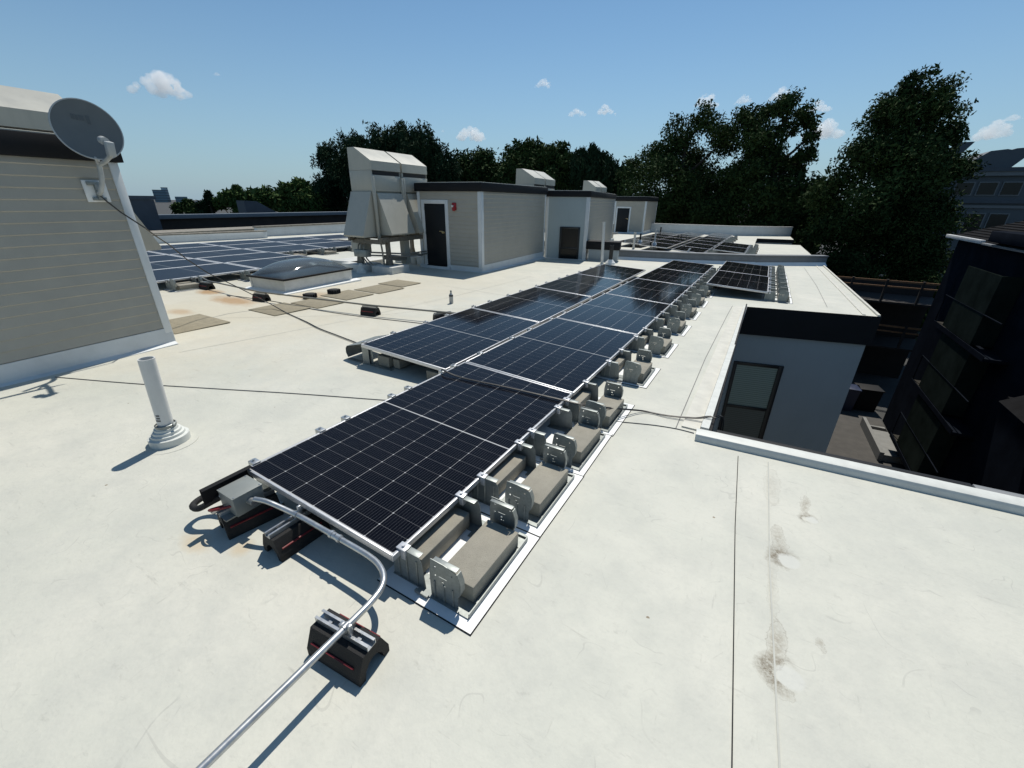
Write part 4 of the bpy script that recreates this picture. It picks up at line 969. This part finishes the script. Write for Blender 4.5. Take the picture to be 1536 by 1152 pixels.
# far right building
fb = empty('grey_apartment_block'); tag(fb, 'grey apartment block with window rows and an angled roof box beyond the tall tree', 'building')
b = MB(); b.box(10.6, 34, 50, 62, -8.3, 4.15); b.build('wall', 'farwall', fb)
b = MB(); b.box(10.4, 34, 49.6, 62, 4.153, 4.42).box(10.5, 34, 49.8, 50, 1.9, 2.15); b.build('cornice', 'slate', fb)
b = MB(); b.box(10.45, 34, 49.7, 49.998, 3.85, 4.15).box(10.55, 34, 49.9, 49.998, 1.55, 1.75); b.build('band', 'farlight', fb)
b = MB(); b.prism([(12.2, 4.423), (12.95, 5.1), (13.6, 5.62), (14.5, 5.72), (14.75, 5.66), (15.0, 5.75), (16.2, 5.82), (15.1, 4.423)], 'y', 50.5, 54); b.build('roof_box', 'farwall', fb)
b = MB(); b.prism([(11.4, 4.423), (12.6, 6.35), (11.6, 6.35), (10.6, 4.423)], 'y', 51.0, 51.4); b.build('roof_fin', 'slate', fb)
for row, (z0, z1) in enumerate(((2.45, 3.45), (-.4, 1.2), (-3.2, -1.6))):
    for k in range(11):
        x = 12.2+1.35*k+(.8 if k >= 3 else 0)+(.8 if k >= 6 else 0)
        b = MB(); b.box(x, x+1.15, 49.93, 49.998, z0, z1); wo = b.build('window', 'farlight', fb)
        b = MB(); b.box(x+.08, x+1.07, 49.90, 49.929, z0+.08, z1-.08); b.build('pane', 'pane', wo)

# ------------------------------------------------------------------ trees
rs = np.random.RandomState(3)
def leaves(name, blobs, n, size, m, parent, spiky=0., gap=.55, depth=1.0):
    w = np.array([b[3]**2.2 for b in blobs]); w = w/w.sum()
    idx = rs.choice(len(blobs), n, p=w); B = np.array(blobs)[idx]
    # sub-clumps inside every blob give light and dark masses with gaps between them
    ncl = 26; sub = {}
    for i in range(len(blobs)):
        d = rs.normal(size=(ncl, 3)); d /= np.linalg.norm(d, axis=1)[:, None]
        sub[i] = d*(rs.uniform(.35, 1.0, (ncl, 1)))
    cl = rs.randint(0, ncl, n); cen = np.array([sub[i][c] for i, c in zip(idx, cl)])
    off = np.clip(rs.normal(size=(n, 3)), -1.8, 1.8)*np.array([.235, .235, .20])
    if spiky: off = off*np.array([.55, .55, 1.0+spiky]); off[:, 2] += .12*spiky
    P = B[:, :3] + (cen+off)*B[:, 3:4]*np.array([1, depth, 1.0])
    q = rs.normal(size=(n, 3)); q /= np.linalg.norm(q, axis=1)[:, None]
    t = np.cross(q, rs.normal(size=(n, 3))); t /= np.linalg.norm(t, axis=1)[:, None]
    if spiky: t[:, 2] += 1.2*spiky; t /= np.linalg.norm(t, axis=1)[:, None]
    s = size*np.exp(rs.normal(0, .28, (n, 1))); u = np.cross(t, q); u /= np.linalg.norm(u, axis=1)[:, None]
    wd = .30 if spiky else .42
    V = np.empty((n, 4, 3)); V[:, 0] = P-t*s; V[:, 1] = P+u*s*wd; V[:, 2] = P+t*s; V[:, 3] = P-u*s*wd + q*s*.15
    me = D.meshes.new(name); me.vertices.add(n*4); me.vertices.foreach_set('co', V.reshape(-1))
    me.loops.add(n*4); me.loops.foreach_set('vertex_index', np.arange(n*4, dtype=np.int32))
    me.polygons.add(n); me.polygons.foreach_set('loop_start', np.arange(0, n*4, 4, dtype=np.int32)); me.update(calc_edges=True); me.validate()
    me.materials.append(M[m]); o = D.objects.new(name, me); C.objects.link(o); o.parent = parent
    return o
def fill(bl, k):
    # extra foliage masses between the listed ones, so the crown closes
    out = list(bl)
    for _ in range(k):
        a, b = bl[rs.randint(len(bl))], bl[rs.randint(len(bl))]; t = rs.uniform(.3, .7)
        if abs(a[0]-b[0]) > 4.5: continue
        z = min(a[2]+(b[2]-a[2])*t, max(a[2], b[2])-.6); out.append((a[0]+(b[0]-a[0])*t, a[1], z, (a[3]+b[3])*.5))
    return out
def tree(label, blobs, n, size, m, spiky=0., depth=1.2, name='broadleaf_tree', grp='trees beyond the roof', jitter=1.0, base=-8.3, tr=.35, sub=True):
    bl = []
    for (x, y, z, r) in blobs:
        bl.append((x, y+rs.uniform(-1, 1)*jitter*r, z, r))
    cx = float(np.mean([b[0] for b in bl])); cy = float(np.mean([b[1] for b in bl]))
    root = empty(name, (cx, cy, base)); tag(root, label, 'tree', grp)
    loc = [(x-cx, y-cy, z-base, r) for x, y, z, r in bl]
    ztop = max(b[2] for b in loc); zlow = min(b[2] for b in loc)
    t = MB(); t.tube([(0, 0, 0), (.1, 0, zlow*.5), (0, .1, zlow), (.05, 0, (zlow+ztop)/2), (0, 0, ztop)], [tr, tr*.85, tr*.7, tr*.45, .04], 8)
    for x, y, z, r in loc:
        zs = max(zlow*.7, z-math.hypot(x, y)*.8-.5)
        t.tube([(0, 0, zs), (x*.5, y*.5, zs+(z-zs)*.45), (x, y, z), (x*1.05, y*1.05, z+r*.5)], [tr*.35, tr*.22, tr*.12, .02], 5)
    t.build('trunk', 'bark', root)
    leaves('crown', loc, n, size, m, root, spiky, depth=depth)
    return root
T = {
 'T7':[(5.97, 38, 8.15, 1.03), (5.34, 38, 7.2, 1.47), (7.07, 38, 7.06, 1.35), (5.11, 38, 5.8, 1.68), (7.11, 38, 5.51, 2.03), (8.4, 38, 5.5, .85), (4.44, 38, 4.03, 1.66), (6.45, 38, 3.53, 2.33), (8.15, 38, 3.5, 1.5), (3.2, 38, 2.36, 1.73), (5.31, 38, 1.56, 2.23), (7.81, 38, 1.2, 2.58), (8.9, 38, 1.4, 1.1), (3.7, 38, 0.02, 1.78), (6.74, 38, -0.91, 2.48), (8.8, 38, -0.74, 1.7), (5.24, 38, -2.12, 1.88), (8.82, 38, -2.06, 1.77)],
 'T6a':[(-6.73, 45, 8.35, 1.27), (-8.73, 45, 7.1, 1.56), (-10.51, 45, 5.29, 1.75), (-12.26, 45, 4.32, 1.29), (-5.05, 45, 6.56, 1.62), (-7.16, 45, 4.66, 2.3), (-9.82, 45, 2.74, 2.42), (-6.14, 45, 2.18, 2.46), (-3.75, 45, 2.74, 2.08), (-11.52, 45, 1.24, 1.85), (-7.61, 45, 0.43, 1.91)],
 'T6b':[(-1.17, 44, 8.42, 1.15), (-3.0, 44, 7.87, 1.41), (0.29, 44, 7.56, 1.14), (1.32, 44, 6.61, 0.67), (-1.69, 44, 6.3, 1.74), (1.22, 44, 5.25, 0.84), (-2.2, 44, 4.23, 1.9), (0.21, 44, 4.19, 1.3), (1.68, 44, 1.97, 2.07), (-0.59, 44, 1.43, 2.26), (-3.55, 44, 0.84, 2.07)],
 'T5':[(-18.65, 46, 6.1, 0.55), (-18.42, 46, 5.11, 0.84), (-18.45, 46, 3.73, 1.2), (-17.21, 46, 6.29, 0.55), (-17.13, 46, 5.38, 0.82), (-17.14, 46, 4.03, 1.18), (-15.6, 46, 5.64, 0.47), (-15.36, 46, 4.79, 0.75), (-15.16, 46, 3.57, 1.09), (-14.19, 46, 4.17, 0.61), (-13.7, 46, 2.95, 0.95), (-16.11, 46, 2.45, 1.54)],
 'T4':[(-25.21, 48, 7.35, 0.91), (-26.93, 48, 6.82, 1.01), (-22.66, 48, 6.53, 1.19), (-20.81, 48, 5.49, 1.03), (-25.13, 48, 5.4, 1.77), (-21.69, 48, 4.18, 1.81), (-27.79, 48, 4.48, 1.59), (-23.29, 48, 2.81, 1.94), (-19.86, 48, 3.49, 1.04), (-21, 48, 1.8, 1.7), (-26.5, 48, 2.4, 1.8)],
 'T3':[(-37.45, 52, 6.6, 1.36), (-34.2, 52, 6.66, 1.23), (-31.43, 52, 6.2, 1.21), (-38.66, 52, 4.59, 2.04), (-34.24, 52, 4.54, 2.24), (-30.6, 52, 3.71, 1.75), (-32, 52, 2.0, 2.0), (-37, 52, 2.0, 2.2)],
 'T2a':[(-46.55, 42, 7.97, 0.83), (-50.94, 42, 7.78, 1.22), (-53.32, 42, 7.26, 0.8), (-49.51, 42, 5.59, 1.48), (-53.48, 42, 2.84, 1.47), (-51.09, 42, 1.43, 2.0), (-54.76, 42, 0.54, 1.7), (-47.5, 42, 2.5, 2.0)],
 'T2b':[(-39.75, 42, 8.34, 1.17), (-43.6, 42, 8.19, 1.06), (-36.51, 42, 7.98, 1.14), (-34.65, 42, 6.84, 0.91), (-41.65, 42, 6.34, 2.27), (-35.95, 42, 5.47, 1.86), (-33.61, 42, 5.21, 0.99), (-46.1, 42, 3.99, 2.4), (-39.3, 42, 3.4, 2.43), (-34.16, 42, 3.02, 1.55)],
 'Ld':[(-64.63, 38, 1.27, 1.44), (-60.79, 38, 1.73, 1.49), (-58.44, 38, 1.08, 1.65), (-63.41, 38, 0.23, 1.34)],
 'Le2':[(-55.78, 38, 2.49, 1.51), (-52.9, 38, 1.94, 1.22), (-51.41, 38, 1.01, 1.3), (-54.5, 38, .6, 1.5)],
 'Lb':[(-66.87, 36, 1.41, 1.23), (-69.75, 36, 0.85, 0.97), (-64.99, 36, 2.61, 0.56), (-64.66, 36, 0.74, 1.13)],
 'La':[(-69.02, 34, 2.14, 0.28), (-69.34, 34, 1.54, 0.56), (-69.94, 34, 0.75, 0.86), (-70.37, 34, -0.04, 1.05)],
 'Le':[(-72.96, 33, 0.45, 0.77), (-76.56, 33, -0.06, 0.69), (-71.95, 33, -0.07, 0.77)],
}
tree('tallest dark broadleaf tree, standing between the oaks and the grey apartment block', [(x, y, z, r*.86) for x, y, z, r in T['T7']], 95000, .105, 'leafA', tr=.5)
tree('broad dark oak behind the far parapet, the one beside the conifer spires', T['T6a'], 52000, .125, 'leafA', tr=.45)
tree('broad dark oak with sky gaps behind the far parapet, beside the tallest tree', T['T6b'], 46000, .125, 'leafA', tr=.45)
tree('spiky topped dark tree with three spires beside the distant small hood', fill(T['T5'], 12), 26000, .18, 'leafC', spiky=1.0, name='conifer_tree')
tree('rounded dark green tree above the blue grey shed', fill(T['T4'], 20), 42000, .19, 'leafB')
tree('lower dark tree under the small cloud, behind the tan shed roof', fill(T['T3'], 18), 34000, .20, 'leafB')
tree('ragged dark tree with upright twigs and an open side, beside the tall ventilation unit', fill([(x, y, z, r*1.15) for x, y, z, r in T['T2a']], 12), 34000, .19, 'leafC', spiky=.7)
tree('big dark tree rising directly behind the tall ventilation unit', fill([(x, y, z, r*1.15) for x, y, z, r in T['T2b']], 26), 56000, .19, 'leafC', spiky=.7)
tree('low bushy green tree behind the sloped slate roof of the dark building', T['Ld'], 9000, .26, 'leafD')
tree('green rounded tree next to the ragged dark tree', T['Le2'], 8000, .26, 'leafD')
tree('small green tree with a tufted top near the distant towers', T['Lb'], 6000, .24, 'leafD')
tree('small pointed conifer beside the distant towers', T['La'], 5000, .22, 'leafC', spiky=.4, name='conifer_tree', tr=.2)
tree('low dark bush at the foot of the distant towers', T['Le'], 3500, .25, 'leafB', tr=.15)
# undergrowth behind the far end of the roof
hg = empty('hedge'); 
hb = [(x, 47+rs.uniform(-1, 1), rs.uniform(-6, 1.5), 2.6) for x in np.linspace(-30, 4, 34)]+[(x, 43, rs.uniform(-8, -3), 2.2) for x in np.linspace(1, 12, 12)]+[(x, 43.5, rs.uniform(-2.5, 2.3), 1.5) for x in np.linspace(.2, 3.4, 14)]+[(x, 56+rs.uniform(-1, 1), rs.uniform(-3, 2.8), 2.6) for x in np.linspace(-66, -20, 40)]
ho = leaves('undergrowth', hb, 52000, .34, 'leafA', None); D.objects.remove(hg)
tag(ho, 'dark undergrowth filling the space below the tree crowns', 'undergrowth', kind='stuff')
nb2 = [(x, 60+rs.uniform(-3, 3), rs.uniform(-6, 1.0), 3.0) for x in np.linspace(-95, -58, 16)]
ho = leaves('far_woodland', nb2, 9000, .4, 'leafB', None); tag(ho, 'low far woodland on the horizon', 'woodland', kind='stuff')

# ------------------------------------------------------------------ clouds
def cloud_mat():
    m, nt, b = nt_new('cloud_vapour'); nt.nodes.remove(b); out = nt.nodes['Material Output']
    v = N(nt, 'ShaderNodeVolumePrincipled'); v.inputs['Color'].default_value = (1, 1, 1, 1); v.inputs['Density'].default_value = .065; v.inputs['Anisotropy'].default_value = .35
    nt.links.new(v.outputs[0], out.inputs['Volume']); return m
M['cloud'] = cloud_mat()
def cloud(d, ang, label, asp=.45, seed=0, dist=900., flat=True, n=26):
    d = Vector(d).normalized(); p = d*dist+Vector((0, 0, 1.63)); w = ang*dist
    rr = random.Random(seed); b2 = bmesh.new()
    side = Vector((d.y, -d.x, 0)).normalized()
    pk = rr.uniform(-.15, .25)
    for k in range(n+14):
        a = rr.triangular(-1, 1, pk); h = max(0., 1-abs(a-pk)**1.25)
        up_ = rr.random()**.8
        r = w*rr.uniform(.09, .20)*(.55+.55*h)*(1.15-.45*up_)
        c = side*(a*w*.86) + Vector((0, 0, r*.5+up_*h*w*asp*1.55)) + d*rr.uniform(-.3, .3)*w*h
        mm = Matrix.Translation(c) @ Matrix.Diagonal((r*1.15, r*1.15, r*.85, 1))
        bmesh.ops.create_icosphere(b2, subdivisions=3, radius=1, matrix=mm)
    me = D.meshes.new('cloud'); b2.to_mesh(me); b2.free(); me.materials.append(M['cloud'])
    o = D.objects.new('cloud', me); C.objects.link(o); o.location = p
    rm = o.modifiers.new('r', 'REMESH'); rm.mode = 'VOXEL'; rm.voxel_size = w*.022
    for sc, st in ((.22, .10), (.07, .06)):
        tx = D.textures.new('puff', 'CLOUDS'); tx.noise_scale = w*sc; tx.noise_depth = 3
        dm = o.modifiers.new('d', 'DISPLACE'); dm.texture = tx; dm.texture_coords = 'GLOBAL'; dm.strength = w*st*1.6; dm.mid_level = .45
    for p_ in me.polygons: p_.use_smooth = True
    rm.use_smooth_shade = True
    return tag(o, label, 'cloud', 'small white clouds')
CL = [((-.897, .416, .147), .0522, 'large white cumulus cloud above the distant towers', .42), ((-.444, .873, .203), .0200, 'small puffy cloud highest in the middle of the sky', .45),
 ((-.381, .911, .156), .0215, 'small cloud above the blue grey shed, the smaller of two', .40), ((-.33, .931, .159), .0235, 'small cloud above the blue grey shed, the larger of two', .38), ((-.575, .81, .113), .0400, 'white cloud above the dark trees behind the tan shed', .36),
 ((-.857, .481, .186), .0080, 'faint wisp next to the large cumulus cloud', .3), ((-.616, .777, .126), .0060, 'tiny puff beside the cloud above the tan shed', .4), ((-.15, .975, .163), .0290, 'cloud peeking over the oak beside the spires', .5),
 ((-.089, .982, .166), .0180, 'cloud peeking between the two oaks', .5), ((-.032, .985, .167), .0250, 'cloud peeking over the oak with sky gaps', .45), ((.028, .989, .146), .0250, 'small cloud between the oak with sky gaps and the tallest tree', .35),
 ((.045, .993, .105), .0400, 'broad cloud in the gap between the oaks and the tall tree', .4), ((.256, .962, .092), .0330, 'cloud above the angled roof box of the apartment block', .38), ((.268, .957, .113), .0150, 'thin flat cloud high above the grey apartment block', .25)]
for k, (d, a, lb, asp) in enumerate(CL): cloud(d, a*1.0, lb, asp, k+1)

# ------------------------------------------------------------------ light, sky, camera
SC = bpy.context.scene
world = D.worlds.new('World'); SC.world = world; world.use_nodes = True
nt = world.node_tree; bg = nt.nodes['Background']
sky = nt.nodes.new('ShaderNodeTexSky'); sky.sky_type = 'NISHITA'; sky.sun_disc = False
EL, AZ = R(61), R(-11)
sky.sun_elevation = EL; sky.sun_rotation = AZ; sky.air_density = .85; sky.dust_density = .0; sky.ozone_density = 4.0
gen = nt.nodes.new('ShaderNodeTexCoord'); sx = nt.nodes.new('ShaderNodeSeparateXYZ'); nt.links.new(gen.outputs['Generated'], sx.inputs[0])
low = math_n(nt, 'MULTIPLY', math_n(nt, 'POWER', ramp(nt, sx.outputs[2], .33, .0), 1.5), .92)
nt.links.new(mixc(nt, low, mixc(nt, 1., sky.outputs[0], (1.16, 1.28, 1.16), 'MULTIPLY'), (3.1, 4.4, 5.5)), bg.inputs[0]); bg.inputs[1].default_value = .10
sd = Vector((math.sin(AZ)*math.cos(EL), math.cos(AZ)*math.cos(EL), math.sin(EL)))
L = D.lights.new('sun', 'SUN'); L.energy = 4.9; L.angle = R(.5); L.color = (1.0, .955, .87)
lo = D.objects.new('sun', L); C.objects.link(lo); lo.rotation_euler = sd.to_track_quat('Z', 'Y').to_euler()
cam = D.cameras.new('camera'); co = D.objects.new('camera', cam); C.objects.link(co)
RM = ((.8642, .2129, -.4559), (.5030, -.3435, .7931), (.0123, -.9147, -.4039))     # world axes in (right, down, forward)
mw = Matrix(((RM[0][0], -RM[0][1], -RM[0][2]), (RM[1][0], -RM[1][1], -RM[1][2]), (RM[2][0], -RM[2][1], -RM[2][2])))
q = mw.to_quaternion(); q.normalize()
co.location = (0, 0, 1.63); co.rotation_mode = 'QUATERNION'; co.rotation_quaternion = q
cam.sensor_width = 36; cam.lens = 622.7/1536*36; cam.clip_start = .05; cam.clip_end = 5000
SC.camera = co
SC.view_settings.view_transform = 'Standard'; SC.view_settings.look = 'None'; SC.view_settings.exposure = -.15; SC.view_settings.gamma = 1
try: SC.cycles.volume_bounces = 14; SC.cycles.max_bounces = 16; SC.cycles.transparent_max_bounces = 16
except Exception: pass
